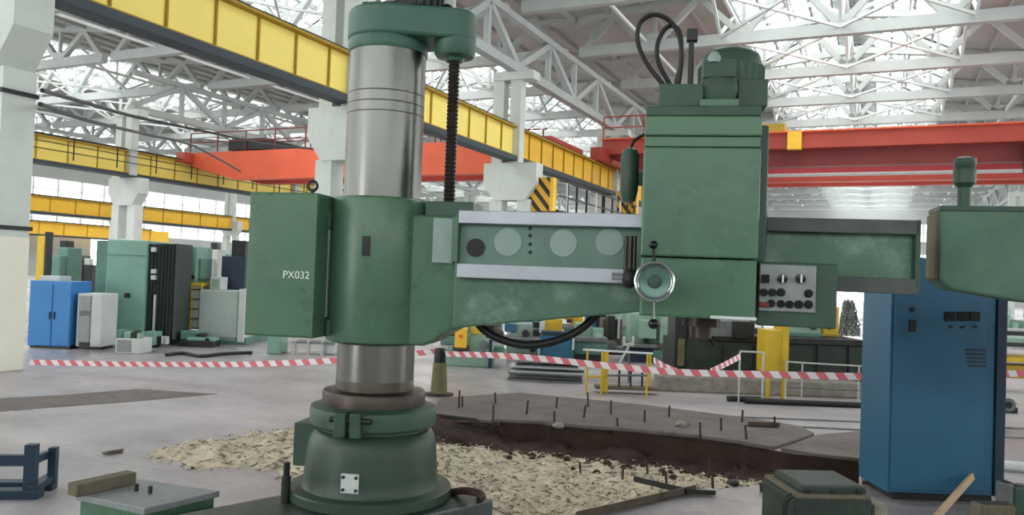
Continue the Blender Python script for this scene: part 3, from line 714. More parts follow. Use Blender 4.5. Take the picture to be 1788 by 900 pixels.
# ---- drill head
HF = -.62
head = dbox('head_housing', (1117, 452, 1321, 556), HF, .3, M_GREEN, bevel=.012)
xl0, xr0 = DF.at(1121, 350, HF)[0], DF.at(1327, 350, HF)[0]
zz = lambda py: DF.at(1222, py, HF)[1]
MB().box((xl0, HF, zz(450)), (xr0, .3, zz(257))).build('front_cover', M_GREEN, drill, bevel=.01)
MB().box((xl0 + .006, HF + .008, zz(256)), (xr0 - .004, .3, zz(238))).build('cover_joint', M_GREEN, drill, bevel=.004)
MB().box((xl0 + .002, HF, zz(237)), (xr0, .3, zz(202))).build('upper_cover', M_GREEN, drill, bevel=.008)
MB().box((xl0 + .006, HF + .006, zz(202)), (xr0 - .004, .3, zz(184))).build('head_top', M_GREEN_D, drill, bevel=.006)
MB().box((xl0 - .0, HF + .12, zz(455)), (xr0 + .05, .25, zz(210))).build('rear_housing', M_GREEN_D, drill, bevel=.01)
dbox('drip_strip', (1240, 553, 1322, 559), HF - .01, HF + .1, M_STEELW)
MB().cyl((DF.at(1225, 560, -.2)[0], -.2, zz(578)), (DF.at(1225, 560, -.2)[0], -.2, zz(550)), .1, 24).build('spindle_nose', M_STEELB, drill, True)
MB().cyl((DF.at(1225, 560, -.2)[0], -.2, zz(600)), (DF.at(1225, 560, -.2)[0], -.2, zz(578)), .055, 24).build('spindle', M_STEELB, drill, True)
# motors on top of the head
ztop = zz(184)
mx_, mz_ = DF.at(1277, 130, -.1)
mo = MB().lathe([(.158, ztop), (.165, ztop + .02), (.165, DF.at(1277, 116, -.1)[1]), (.15, DF.at(1277, 98, -.1)[1]), (.11, DF.at(1277, 88, -.1)[1]), (.04, DF.at(1277, 83, -.1)[1])], 32, (mx_, -.08)).build('spindle_motor', M_GREEN_D, drill, True)
fb = MB()
for i in range(24):
    a = 2 * PI * i / 24; fb.bar((mx_ + .165 * math.cos(a), -.08 + .165 * math.sin(a), ztop + .08), (mx_ + .165 * math.cos(a), -.08 + .165 * math.sin(a), DF.at(1277, 118, -.1)[1]), .012, .03)
fb.build('cooling_fins', M_GREEN_D, mo)
hx, hz = DF.at(1256, 150, -.45)
MB().lathe_ax([(.05, -.42), (.085, -.41), (.1, -.38), (.1, -.2), (.08, -.18)], (hx, 0, hz), (0, 1, 0), 28).build('feed_motor', M_GREEN_D, drill, True)
dbox('feed_motor_terminal_box', (1228, 104, 1284, 135), -.42, -.25, M_GREEN_D)
cxx, czz = DF.at(1247, 100, -.4); MB().lathe([(.035, czz - .03), (.035, czz), (.02, czz + .025), (.004, czz + .03)], 16, (cxx, -.4)).build('motor_highlight', M_PALE, drill, True)  # pale cap paints in the bright highlight on top of the feed motor
dbox('motor_plinth', (1222, 172, 1290, 186), -.5, -.1, M_GREEN)
dbox('switch_box', (1288, 138, 1341, 186), -.3, .2, M_GREEN_D)
dbox('hose_manifold', (1150, 146, 1228, 186), -.45, -.1, M_GREEN_D)
px_, pz_ = DF.at(1208, 60, -.4)
MB().cyl((px_, -.4, ztop - .02), (px_, -.4, pz_), .014, 12).build('conduit_pipe', M_DARK, drill)
MB().box((px_ - .025, -.425, pz_ - .04), (px_ + .03, -.375, pz_ + .025)).build('conduit_elbow', M_DARK, drill, bevel=.006)
for pts in (((1176, 172), (1158, 148), (1130, 112), (1114, 75), (1117, 42), (1140, 26), (1166, 34), (1185, 60), (1190, 100), (1184, 150)), ((1186, 176), (1168, 145), (1150, 110), (1148, 78), (1160, 52), (1176, 45), (1188, 62), (1189, 105), (1181, 145), (1180, 168))):
    off = -.4 if pts[0][0] == 1176 else -.37
    MB().tube(spline([DF.v(px, py, off + .003 * i) for i, (px, py) in enumerate(pts)], 8), .0125, 9).build('loop_hose', M_BLACK, drill, True)
# pump hanging at the left of the head
ux, uz = DF.at(1099, 305, -.15)
MB().lathe([(.035, DF.at(1099, 352, -.15)[1]), (.045, DF.at(1099, 340, -.15)[1]), (.05, DF.at(1099, 333, -.15)[1]), (.05, DF.at(1099, 272, -.15)[1]), (.04, DF.at(1099, 263, -.15)[1]), (.015, DF.at(1099, 258, -.15)[1])], 20, (ux, -.15)).build('coolant_pump', M_GREEN_D, drill, True)
dbox('pump_bracket', (1088, 300, 1135, 322), -.14, -.05, M_GREEN_D)
MB().tube(spline([DF.v(1100, 262, -.15), DF.v(1106, 248, -.15), DF.v(1116, 240, -.15), DF.v(1128, 234, -.15)], 6), .009, 8).build('pump_cable', M_BLACK, drill, True)
# feed handwheel with ball levers
wx, wz = DF.at(1143, 492, -.82); k_ = .0028
wheel = MB().lathe_ax([(.03, .0), (.05, -.02), (32 * k_, -.035), (33.5 * k_, -.045), (34 * k_, -.055), (33 * k_, -.066), (30 * k_, -.066), (28.5 * k_, -.055), (26 * k_, -.04), (10 * k_, -.03), (.004, -.03)], (wx, -.76, wz), (0, 1, 0), 48).build('handwheel', M_DIALG, drill, True)
rim_ = MB(); rim_.tube([(wx + 32 * k_ * math.cos(a), -.826, wz + 32 * k_ * math.sin(a)) for a in [2 * PI * i / 48 for i in range(49)]], .007, 8); rim_.build('rim', M_CHROME, wheel, True)
rim_ = MB(); rim_.tube([(wx + 28 * k_ * math.cos(a), -.818, wz + 28 * k_ * math.sin(a)) for a in [2 * PI * i / 48 for i in range(49)]], .004, 8); rim_.build('dial_ring', M_CHROME, wheel, True)
MB().lathe_ax([(.012, -.07), (.03, -.065), (.035, -.02)], (wx, -.745, wz), (0, 1, 0), 20).build('hub', M_GREEN_D, wheel, True)
MB().cyl((wx, -.76, wz), (wx, HF + .05, wz), .05, 20).build('shaft', M_GREEN_D, wheel)
for py, rr in ((428, 7.5), (566, 9)):
    x, z = DF.at(1141, py, -.74); lv = MB().cyl((wx, -.74, wz), (x, -.74, z), .0075, 10).build('lever', M_CHROME if py > 500 else M_DARK, drill)
    MB().sphere((x, -.74, z), rr * k_, 10).build('ball_knob', M_BLACKG, lv, True)
# clamping spindle left of the wheel
x, z = DF.at(1099, 487, -.45)
MB().sphere((x, -.45, z), .048, 10, (.8, 1, 1.1)).build('clamp_hub', M_DARK, drill, True)
for px in (1093, 1101, 1108):
    xx = DF.at(px, 440, -.45)[0]; MB().cyl((xx, -.44, DF.at(px, 412, -.45)[1]), (xx, -.44, DF.at(px, 478, -.45)[1]), .0105, 10).build('clamp_rod', M_STEELB, drill)
MB().cyl((x - .09, -.45, z + .01), (x + .1, -.45, z + .01), .018, 12).build('clamp_shaft', M_CHROME, drill)
# control panel
pb = dbox('control_box', (1323, 459, 1462, 572), -.5, -.2, M_GREEN_D, bevel=.008)
cp = dbox('control_plate', (1326, 463, 1425, 545), -.52, -.49, M_GREYPL, bevel=.003)
kn = [(1365, 487, 7.5, 1), (1397, 487, 7.5, 1), (1333, 511, 6, 0), (1348, 511, 6, 0), (1363, 511, 6.5, 0), (1411, 513, 6.5, 0), (1346, 530, 6, 0), (1363, 531, 6, 0), (1378, 532, 6, 0), (1394, 532, 6.5, 0), (1411, 532, 6.5, 0)]
for px, py, rp, big in kn:
    x, z = DF.at(px, py, -.52)
    if big:
        kb = MB().lathe_ax([(rp * .0032, -.0), (rp * .003, -.03), (.008, -.032)], (x, -.52, z), (0, 1, 0), 18).build('rotary_knob', M_BLACKG, cp, True)
        MB().box((x - .004, -.558, z - .02), (x + .004, -.55, z + .02)).build('pointer', M_WHITE, kb)
    else:
        kb = MB().lathe_ax([(rp * .0032, .0), (rp * .0032, -.012), (rp * .002, -.012), (rp * .002, -.02), (.001, -.02)], (x, -.52, z), (0, 1, 0), 18).build('push_button', M_BLACKG, cp, True)
x, z = DF.at(1336, 487, -.52); MB().box((x - .018, -.545, z - .02), (x + .018, -.52, z + .02)).build('selector_switch', M_BLACKG, cp, bevel=.004)
x, z = DF.at(1335, 532, -.52); MB().box((x - .028, -.55, z - .012), (x + .02, -.52, z + .012)).build('toggle_lever', M_REDD, cp, bevel=.006)
MB().tube(spline([DF.v(1330, 455, -.35), DF.v(1335, 400, -.33), DF.v(1333, 345, -.33), DF.v(1326, 310, -.33)], 6), .014, 8).build('side_conduit', M_DARK, drill, True)

# stud standing on the base plate
a = G(498, 878, PZ)
ab = thing('anchor_stud', 'dark threaded anchor stud standing left of the drill base', 'bolt', None, None, (a.x, a.y, PZ + .001))
MB().cyl((0, 0, 0), (0, 0, .15), .026, 16).build('sleeve_nut', M_DARK, ab)
MB().lathe([(.017 if k % 2 else .02, .15 + k * .006) for k in range(14)], 14).build('threaded_end', M_DARK, ab, True)

# ================================================================== blue cabinet and its neighbours on the right
CF = Frame(Vector((G(1640, 878, 0).x, G(1640, 878, 0).y, 0)), YAW)
def fbox(F, name, r, y0, y1, m, par, bevel=.0, z0=None):
    xm, ym = (r[0] + r[2]) / 2, (r[1] + r[3]) / 2
    x0 = F.at(r[0], ym, y0)[0]; x1 = F.at(r[2], ym, y0)[0]; zt_ = F.at(xm, r[1], y0)[1]; zb = F.at(xm, r[3], y0)[1] if z0 is None else z0
    return MB().box((x0, y0, zb), (x1, y1, zt_)).build(name, m, par, bevel=bevel)
bc = thing('control_cabinet', 'tall blue steel control cabinet with small meters at the right', 'cabinet', CF)
fbox(CF, 'body', (1553, 452, 1737, 866), .02, .52, M_BLUE, bc, .006, z0=.06)
fbox(CF, 'plinth', (1558, 850, 1732, 880), .05, .5, M_DARK, bc, .004, z0=0)
dr = fbox(CF, 'door', (1560, 462, 1722, 858), 0, .03, M_BLUE, bc, .004)
x0 = CF.at(1737, 700, .02)[0]
MB().box((x0, .0, .06), (x0 + .075, .5, CF.at(1737, 470, 0)[1])).build('side_channel', M_BLUED, bc, bevel=.004)
for px in (1660, 1682, 1703):
    f_ = fbox(CF, 'meter', (px - 9, 545, px + 9, 561), -.012, .005, M_BLACKG, dr, .002)
for px in (1660, 1681, 1703):
    x, z = CF.at(px, 571, 0); MB().cyl((x, -.015, z), (x, .01, z), .011, 12).build('indicator_button', M_DARK, dr)
fbox(CF, 'latch_plate', (1589, 559, 1600, 580), -.012, .005, M_DARK, dr, .002)
x, z = CF.at(1593, 540, 0); MB().lathe_ax([(.02, 0), (.016, -.02), (.004, -.022)], (x, 0, z), (0, 1, 0), 14).build('door_lock', M_DARK, dr, True)
for k in range(5): fbox(CF, 'louvre', (1686 + k * 1.5, 610 + k * 7, 1722, 613.5 + k * 7), -.008, .004, M_BLUED, dr)

# foreign arm end of a second machine, entering at the right edge
RF = Frame(Vector((U(1640, 500, 4.3).x, U(1640, 500, 4.3).y, 0)), YAW - 17)
ra = thing('second_radial_drill', 'chipped green arm end of another machine cut by the right edge', 'drilling machine', RF)
xa, za = RF.at(1641, 363, 0); zb = RF.at(1650, 505, 0)[1]; xr = xa + 2.2
zr1 = RF.at(1788, 528, 0)[1]
am = MB().prism([(xa, za), (xr, za + .0), (xr, zr1 - .12), (RF.at(1788, 528, 0)[0], zr1), (xa + .06, zb), (xa, zb + .05)], 0, .3).build('arm_beam', M_GREEN_R, ra, bevel=.02, seg=3)
fbox(RF, 'top_edge', (1641, 360, 1788, 368), -.012, .28, M_GREEN_D, ra)
MB().box((xa - .012, .02, zb + .05), (xa + .02, .28, za - .02)).build('rusty_end_plate', M_OLIVE, ra, bevel=.01)
px_, _ = RF.at(1680, 330, .2)
pt = MB().lathe([(.034, za - .01), (.034, RF.at(1680, 330, .2)[1]), (.056, RF.at(1680, 322, .2)[1]), (.058, RF.at(1680, 300, .2)[1]), (.048, RF.at(1680, 296, .2)[1]), (.056, RF.at(1680, 292, .2)[1]), (.056, RF.at(1680, 280, .2)[1]), (.03, RF.at(1680, 277, .2)[1])], 24, (px_, .15)).build('pipe_fitting', M_GREEN_D, ra, True)
MB().lathe([(.36, 0), (.36, .1), (.3, .16), (.27, .5), (.22, .55), (.22, za + .5)], 40, (xr + .1, .25)).build('column', M_GREEN_D, ra, True)

# cast housing at the foot of the cabinet
HF_ = Frame(Vector((U(1450, 880, 4.35).x, U(1450, 880, 4.35).y, 0)), YAW + 4)
ch = thing('cast_housing', 'dark green cast machine housing at the foot of the blue cabinet', 'machine part', HF_)
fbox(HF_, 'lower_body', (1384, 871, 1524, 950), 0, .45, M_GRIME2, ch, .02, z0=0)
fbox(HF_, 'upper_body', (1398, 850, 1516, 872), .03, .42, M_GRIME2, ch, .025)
fbox(HF_, 'flange', (1390, 866, 1521, 873), -.01, .44, M_WOODO, ch, .006)
for px in (1410, 1455, 1500):
    x, z = HF_.at(px, 859, .03); MB().cyl((x, .02, z), (x, .05, z), .018, 6).build('bolt', M_DARK, ch)
hp = [HF_.v(px, py, -.05) for px, py in ((1383, 866), (1374, 872), (1370, 886), (1371, 905))]
MB().tube(spline(hp, 6), .016, 8).build('lifting_hook', M_BLACK, ch, True)
g = HF_.at(1540, 880, .1)
fbox(HF_, 'side_lug', (1527, 882, 1552, 912), .1, .3, M_RUBBLE, ch, .02, z0=0)
# wooden lath leaning on the cabinet
top = CF.v(1698, 832, -.035); topw = CF.o + CF.lx * top.x + CF.ly * top.y + Vector((0, 0, top.z))
bot = G(1630, 909, .012)
lath = MB().bar(bot, topw, .05, .022, up=CF.ly).build('wooden_lath', M_WOOD)
tag(lath, 'pale bare wooden lath leaning against the foot of the blue cabinet', 'lath')
# low scrap right of the cabinet
for i, (r, dep, m, lab) in enumerate((((1712, 884, 1775, 905), 5.0, M_WOODO, 'weathered wooden sleeper lying in front of the blue cabinet foot'), ((1757, 846, 1772, 880), 5.7, M_MGREY, 'short upright grey steel block just right of the blue cabinet'), ((1774, 852, 1800, 885), 5.7, M_GREEN_D, 'dark green block at the lower right edge'))):
    F = Frame(Vector((U((r[0] + r[2]) / 2, r[3], dep).x, U((r[0] + r[2]) / 2, r[3], dep).y, 0)), YAW + 5 * i)
    t = thing(['wooden_sleeper', 'steel_block', 'cast_block'][i], lab, 'block', F)
    fbox(F, 'body', r, 0, .12, m, t, .015, z0=0)
    fbox(F, 'top_strip', (r[0] + 3, r[1] - 3, r[2] - 3, r[1] + 3), .02, .1, M_DARK, t, .006)

# ================================================================== foreground left
zt_ = .34
gt = thing('cast_box', 'low green steel box with a grey lid in the lower left corner', 'box', None, None, (0, 0, 0))
lid = [G(*p, zt_) for p in ((132, 863), (236, 836), (384, 858), (252, 889))]
cen = sum(lid, Vector()) / 4
lo = MB().slab([(p.x, p.y) for p in lid], zt_ - .035, zt_).build('lid', M_GREYPL, gt, bevel=.004)
ins = [cen + (p - cen) * .93 for p in lid]
MB().slab([(p.x, p.y) for p in ins], 0, zt_ - .035).build('body', M_GREEN, gt, bevel=.006)
for px, py in ((238, 858), (262, 862)):
    p = G(px, py, zt_); MB().cyl((p.x, p.y, zt_ - .01), (p.x, p.y, zt_ + .04), .012, 10).build('stud', M_DARK, gt)
a, b = G(126, 856, .376), G(230, 833, .376)
wb = MB().bar((a.x, a.y, .375), (b.x, b.y, .375), .09, .07).build('wooden_block', M_WOODO, None, bevel=.006)
tag(wb, 'old grey wooden beam lying along the edge of the green box', 'wood')
BF = Frame(Vector((G(40, 872, 0).x, G(40, 872, 0).y, 0)), YAW + 8)
bf = thing('welded_steel_stand', 'dark blue welded steel frame at the lower left edge', 'stand', BF)
fbox(BF, 'post', (40, 778, 60, 868), 0, .07, M_BLUED, bf, .004, z0=.05)
fbox(BF, 'post', (82, 783, 96, 862), .22, .28, M_BLUED, bf, .004, z0=.05)
fbox(BF, 'rail', (-60, 796, 42, 815), .01, .06, M_BLUED, bf, .004)
x0, z0 = BF.at(60, 806, .03); x1, z1 = BF.at(84, 806, .25)
MB().bar((x0 - .02, .04, z0), (x1, .25, z0), .04, .05).build('rail', M_BLUED, bf)
x0 = BF.at(-80, 865, 0)[0]; x1 = BF.at(100, 865, .3)[0]
MB().box((x0, -.02, 0), (x1, .08, .06)).build('foot_beam', M_BLUED, bf, bevel=.004)
MB().box((x0, .2, 0), (x1, .3, .06)).build('foot_beam', M_BLUED, bf, bevel=.004)
MB().box((x1 - .08, -.02, .06), (x1, .3, .1)).build('cross_plate', M_BLUED, bf, bevel=.004)

# ================================================================== shavings, pit, rods
def inside(p, poly):
    c = False; j = len(poly) - 1
    for i in range(len(poly)):
        a, b = poly[i], poly[j]
        if (a[1] > p[1]) != (b[1] > p[1]) and p[0] < (b[0] - a[0]) * (p[1] - a[1]) / (b[1] - a[1]) + a[0]: c = not c
        j = i
    return c
def segd(p, a, b):
    ax, ay, bx_, by = a[0], a[1], b[0], b[1]; dx, dy = bx_ - ax, by - ay
    t = max(0, min(1, ((p[0] - ax) * dx + (p[1] - ay) * dy) / (dx * dx + dy * dy + 1e-12)))
    return math.hypot(p[0] - ax - t * dx, p[1] - ay - t * dy)
HP = [(p.x, p.y) for p in hole]
NE = len(HP) - 9
near_edges = [(HP[i], HP[(i + 1) % len(HP)]) for i in range(NE, len(HP))]
far_edges = [(HP[i], HP[i + 1]) for i in range(0, NE)]
sandp = [G(*p) for p in ((205, 793), (260, 778), (340, 770), (440, 754), (540, 742), (620, 734), (735, 727), (800, 728), (872, 737.5), (985, 745.5), (1130, 757.5), (1250, 770.5), (1340, 785), (1412, 806), (1440, 838), (1400, 846), (1330, 851), (1212, 860), (1090, 888), (1005, 912), (930, 970), (700, 970), (560, 900), (480, 838), (400, 830), (330, 822), (270, 814))]
SPp = [(p.x, p.y) for p in sandp]
def sand_h(x, y):
    if inside((x, y), HP):
        d = min(segd((x, y), a, b) for a, b in near_edges)
        base = .0 - .27 * min(1., d / 1.1) ** .8
    else:
        d = min(segd((x, y), SPp[i], SPp[(i + 1) % len(SPp)]) for i in range(len(SPp)))
        base = -.03 + .085 * min(1., d / .5)
        if min(segd((x, y), a, b) for a, b in far_edges[3:]) < .35: return -.3
    v = Vector((x * 2.1, y * 2.1, 0))
    return base + .05 * noise.noise(v) + .035 * noise.noise(v * 3.1) + .018 * noise.noise(v * 8.) + .01 * noise.noise(v * 19.)
xs = [p[0] for p in SPp]; ys = [p[1] for p in SPp]; ST = .05
nx, ny = int((max(xs) - min(xs)) / ST) + 2, int((max(ys) - min(ys)) / ST) + 2
idx = {}; vs = []; fs = []
ok = {}
for i in range(nx + 1):
    for j in range(ny + 1):
        x, y = min(xs) + i * ST, min(ys) + j * ST
        ok[i, j] = inside((x, y), SPp)
def vid(i, j):
    if (i, j) not in idx:
        x, y = min(xs) + i * ST, min(ys) + j * ST; idx[i, j] = len(vs); vs.append((x, y, sand_h(x, y)))
    return idx[i, j]
for i in range(nx):
    for j in range(ny):
        if ok[i, j] and ok[i + 1, j] and ok[i + 1, j + 1] and ok[i, j + 1]:
            fs.append((vid(i, j), vid(i + 1, j), vid(i + 1, j + 1), vid(i, j + 1)))
sand = MB(); sand.add(vs, fs)
so = sand.build('wood_shavings', M_CHIP, None, True)
tag(so, 'pale heap of dry wood shavings spread around the drill base', 'shavings', kind='stuff')
fl = MB(); cand = [v for v in vs]
for k in range(7500):
    v = Vector(random.choice(cand)) + Vector((random.uniform(-.03, .03), random.uniform(-.03, .03), 0)); v.z += .006
    L_ = random.uniform(.008, .032); w_ = random.uniform(.004, .014); a = random.uniform(0, 2 * PI); ti = random.uniform(-.5, .6)
    d = Vector((math.cos(a), math.sin(a), ti)) * L_; e = Vector((-math.sin(a), math.cos(a), random.uniform(-.4, .4))) * w_
    fl.add([v - d - e, v + d - e, v + d + e, v - d + e, v + Vector((0, 0, .008))], [(0, 1, 4), (1, 2, 4), (2, 3, 4), (3, 0, 4), (3, 2, 1, 0)])
tag(fl.build('loose_flakes', M_CHIP, so), kind='stuff')
fl = MB()
for k in range(1500):
    v = Vector(random.choice(cand)) + Vector((random.uniform(-.03, .03), random.uniform(-.03, .03), .007))
    L_ = random.uniform(.008, .04); w_ = random.uniform(.004, .014); a = random.uniform(0, 2 * PI)
    d = Vector((math.cos(a), math.sin(a), random.uniform(-.3, .4))) * L_; e = Vector((-math.sin(a), math.cos(a), 0)) * w_
    fl.add([v - d - e, v + d - e, v + d + e, v - d + e, v + Vector((0, 0, .008))], [(0, 1, 4), (1, 2, 4), (2, 3, 4), (3, 0, 4), (3, 2, 1, 0)])
tag(fl.build('dark_chips', M_WOODO, so), kind='stuff')
sg = MB(); sidx = {}
def svid(i, j):
    if (i, j) not in sidx:
        x, y = min(xs) + i * ST, min(ys) + j * ST; d = min(segd((x, y), a, b) for a, b in far_edges)
        v = Vector((x * 1.3, y * 1.3, 4)); h = max(0., noise.noise(v) * .5 + .38) * max(0, 1 - d / .7)
        sidx[i, j] = len(sg.v); sg.v.append((x, y, sand_h(x, y) - .035 + .3 * h + .03 * noise.noise(v * 6) + .02 * noise.noise(v * 14)))
    return sidx[i, j]
for i in range(nx):
    for j in range(ny):
        c4 = [(i, j), (i + 1, j), (i + 1, j + 1), (i, j + 1)]
        if all(inside((min(xs) + a * ST, min(ys) + b * ST), HP) for a, b in c4) and min(segd((min(xs) + i * ST, min(ys) + j * ST), a, b) for a, b in far_edges) < .75:
            sg.f.append(tuple(svid(a, b) for a, b in c4))
tag(sg.build('soil_bank', M_SOIL, None, True), 'dark brown soil bank slumped against the far wall of the pit', 'soil', kind='stuff')
# clods of soil and concrete crumbs along the broken edge
cl = MB()
for k in range(260):
    px = random.uniform(880, 1410); t = (px - 870) / 550; py = 762 + 66 * t ** 1.3 + abs(random.gauss(0, 14)); p = G(px, py, -.2)
    if not inside((p.x, p.y), HP): continue
    r = random.uniform(.012, .05); z = sand_h(p.x, p.y)
    base_i = len(cl.v); b = MB().sphere((0, 0, 0), r, 4)
    cl.add([(p.x + x * random.uniform(.7, 1.3), p.y + y * random.uniform(.7, 1.3), z + zz_ * .8) for x, y, zz_ in b.v], b.f)
tag(cl.build('soil_clods', M_SOIL), 'dark brown clods of soil fallen along the pit wall', 'soil', kind='stuff')
Z8 = lambda x, y: (740 + x / 2.647, 560 + y / 2.647)
slab_rods = [(162, 325, 405), (178, 350, 400), (332, 335, 385), (320, 390, 470), (474, 370, 435), (603, 420, 470), (612, 355, 405), (738, 390, 450), (760, 335, 400), (865, 370, 435), (897, 450, 490), (1020, 415, 470), (1133, 395, 445), (1278, 470, 545), (1375, 450, 510), (1470, 415, 470), (1493, 485, 550), (1620, 445, 495)]
pit_rods = [(668, 600, 630), (725, 655, 690), (790, 555, 605), (918, 675, 715), (1035, 645, 690), (1123, 700, 750), (1320, 640, 690), (1337, 725, 780), (1435, 680, 750), (1560, 750, 795)]
NUM = ['leftmost', 'second', 'third', 'fourth', 'fifth', 'sixth', 'seventh', 'eighth', 'ninth', 'tenth', 'eleventh', 'twelfth', 'thirteenth', 'fourteenth', 'fifteenth', 'sixteenth', 'seventeenth', 'rightmost']
def rod(zx, y0, y1, lab, grp, zfun):
    px, pyb = Z8(zx, y1); py0 = Z8(zx, y0)[1]
    p = G(px, pyb, 0)
    z = zfun(p); p = G(px, pyb, z)
    d = (p - CAM).dot(FWD); h = (pyb - py0) / FPX * d
    lean = Vector((random.uniform(-.02, .02), random.uniform(-.02, .02), 0))
    t = thing('rebar_rod', lab, 'rod', None, grp, (p.x, p.y, z))
    MB().cyl((0, 0, -.04), lean + Vector((0, 0, h)), .011, 8).build('shank', M_RUST, t)
    b = MB()
    for k in range(6): b.cyl(lean * (k / 6) + Vector((0, 0, h * (k + .4) / 6)), lean * (k / 6) + Vector((0, 0, h * (k + .55) / 6)), .0135, 8)
    b.build('ribs', M_RUST, t)
for i, r in enumerate(slab_rods): rod(*r, '%s rusty rod standing on the broken slab behind the pit%s' % (NUM[i], '' if i in (0, 17) else ', counted from left'), 'rusty rods in the slab', lambda p: .035)
for i, r in enumerate(pit_rods): rod(*r, '%s rusty rod sticking out of the wood shavings%s' % (NUM[i] if i < 9 else 'rightmost', '' if i in (0, 9) else ', counted from left'), 'rusty rods in the shavings', lambda p: sand_h(p.x, p.y))
# steel angles and strips lying about
def iron(name, lab, cat, a, b, w, h, m, za=.02, zb_=None):
    A, B = G(*a, za), G(*b, za if zb_ is None else zb_)
    mb = MB(); mb.bar(A, B, w, .012); side = (B - A).cross(Vector((0, 0, 1))).normalized() * (w / 2)
    mb.bar(A + side + Vector((0, 0, h / 2)), B + side + Vector((0, 0, h / 2)), .012, h)
    tag(mb.build(name, m), lab, cat)
iron('steel_angle', 'long rusty steel angle edging the concrete at the bottom centre', 'steel angle', (1000, 905), (1208, 857), .07, .05, M_IRONP, .02)
iron('steel_angle', 'thin steel angle lying across the shavings near the pit corner', 'steel angle', (1112, 840), (1205, 862), .06, .04, M_DARK, -.02, .03)
iron('steel_strip', 'short dark steel strip lying at the concrete corner', 'steel strip', (1190, 859), (1248, 862), .07, .03, M_DARK, .02)
iron('steel_strip', 'bent dark strip lying on the shavings behind the drill base', 'steel strip', (786, 745), (848, 757), .07, .03, M_DARK, .05, -.05)
iron('steel_strip', 'dark strip lying at the slab corner beside the barrier post', 'steel strip', (764, 727), (835, 735), .07, .03, M_DARK, .05)
iron('steel_strip', 'dark strip lying on the floor left of the shavings', 'steel strip', (182, 792), (212, 787), .06, .02, M_WOODO, .012)
iron('steel_strip', 'rusty bar lying on the slab near the right end of the pit', 'steel strip', (1305, 742), (1360, 744), .06, .04, M_IRONP, .05)
for i, (px, py, r, lab) in enumerate(((1190, 745, .07, 'pale lump of concrete lying on the slab'), (975, 747, .06, 'grey lump of concrete on the pit edge left of centre'), (1280, 848, .05, 'small dark lump lying beside the steel strip'), (1108, 785, .035, 'small pale lump in the pit among the soil'))):
    p = G(px, py, .035 if i < 2 else .0); z = .035 if i < 2 else (0.0 if i == 2 else sand_h(p.x, p.y))
    b = MB().sphere((0, 0, 0), r, 6); m = MB().add([(p.x + x * random.uniform(.8, 1.4), p.y + y * random.uniform(.7, 1.2), max(z - .005, z + r * .35 + zz_ * .6)) for x, y, zz_ in b.v], b.f)
    tag(m.build('concrete_lump', M_RUBBLE if i != 2 else M_DARK), lab, 'rubble')

# ================================================================== barrier post and tape
p = G(766, 690, 0)
bp2 = thing('barrier_post', 'short olive barrier post with a dark top holding the striped tape', 'post', None, None, (p.x, p.y, 0))
MB().lathe([(.2, 0), (.2, .02), (.12, .03)], 16).build('foot_plate', M_DARK, bp2)
MB().lathe([(.115, .03), (.09, .44)], 20).build('post', M_OLIVE, bp2, True)
MB().lathe([(.075, .44), (.08, .46), (.075, .62), (.07, .63)], 16).build('dark_cap', M_BLACK, bp2, True)
def tape(label, pts, wd=.078, tw=0.35):
    P = spline(pts, 14); mb = MB(); uv = []; s = 0.; prev = P[0]; vs = []
    for i, q in enumerate(P):
        s += (q - prev).length; prev = q
        d = (P[min(i + 1, len(P) - 1)] - P[max(i - 1, 0)]).normalized(); r = d.cross(Vector((0, 0, 1))).normalized()
        a = tw * math.sin(s * .9 + len(pts)); u = (Vector((0, 0, 1)) * math.cos(a) + r * math.sin(a)) * wd / 2
        nrm = d.cross(u).normalized() * .0006
        for c, vv in ((-u - nrm, 0), (u - nrm, wd), (-u + nrm, 0), (u + nrm, wd)): vs.append(q + c); uv.append((s, vv))
    n = len(P); fs = []
    for i in range(n - 1):
        a, b = 4 * i, 4 * i + 4
        fs += [(a, b, b + 1, a + 1), (a + 2, a + 3, b + 3, b + 2), (a, a + 2, b + 2, b), (a + 1, b + 1, b + 3, a + 3)]
    mb.add(vs, fs); mb.uv = uv
    return tag(mb.build('barrier_tape', M_TAPE), label, 'tape', 'red and white barrier tapes')
pt_l = Vector((p.x - .08, p.y, .58)); pt_r = Vector((p.x + .08, p.y, .56))
tape('red and white barrier tape running from the left pillar to the post', [U(52, 633, 11.7), U(200, 636, 11.5), U(330, 637, 11.2), U(450, 636, 10.9), U(600, 629, 10.7), pt_l])
tape('red and white barrier tape running from the post behind the blue cabinet', [pt_r, U(900, 623, 10.0), U(1050, 638, 9.6), U(1180, 650, 9.3), U(1320, 654, 9.0), U(1510, 658, 8.7), U(1640, 657, 8.6), U(1800, 652, 8.7)])
tape('loose end of barrier tape tied to the white pipe frame', [U(1240, 649, 9.25), U(1262, 639, 9.6), U(1292, 623, 10.3)], .07)
tape('loose end of barrier tape hanging from the yellow railing', [U(1141, 629, 9.9), U(1160, 640, 9.6), U(1182, 649, 9.35)], .07)

# ================================================================== machines on the left
def ground(px, py, yaw=YAW):
    p = G(px, py, 0); return Frame(Vector((p.x, p.y, 0)), yaw)
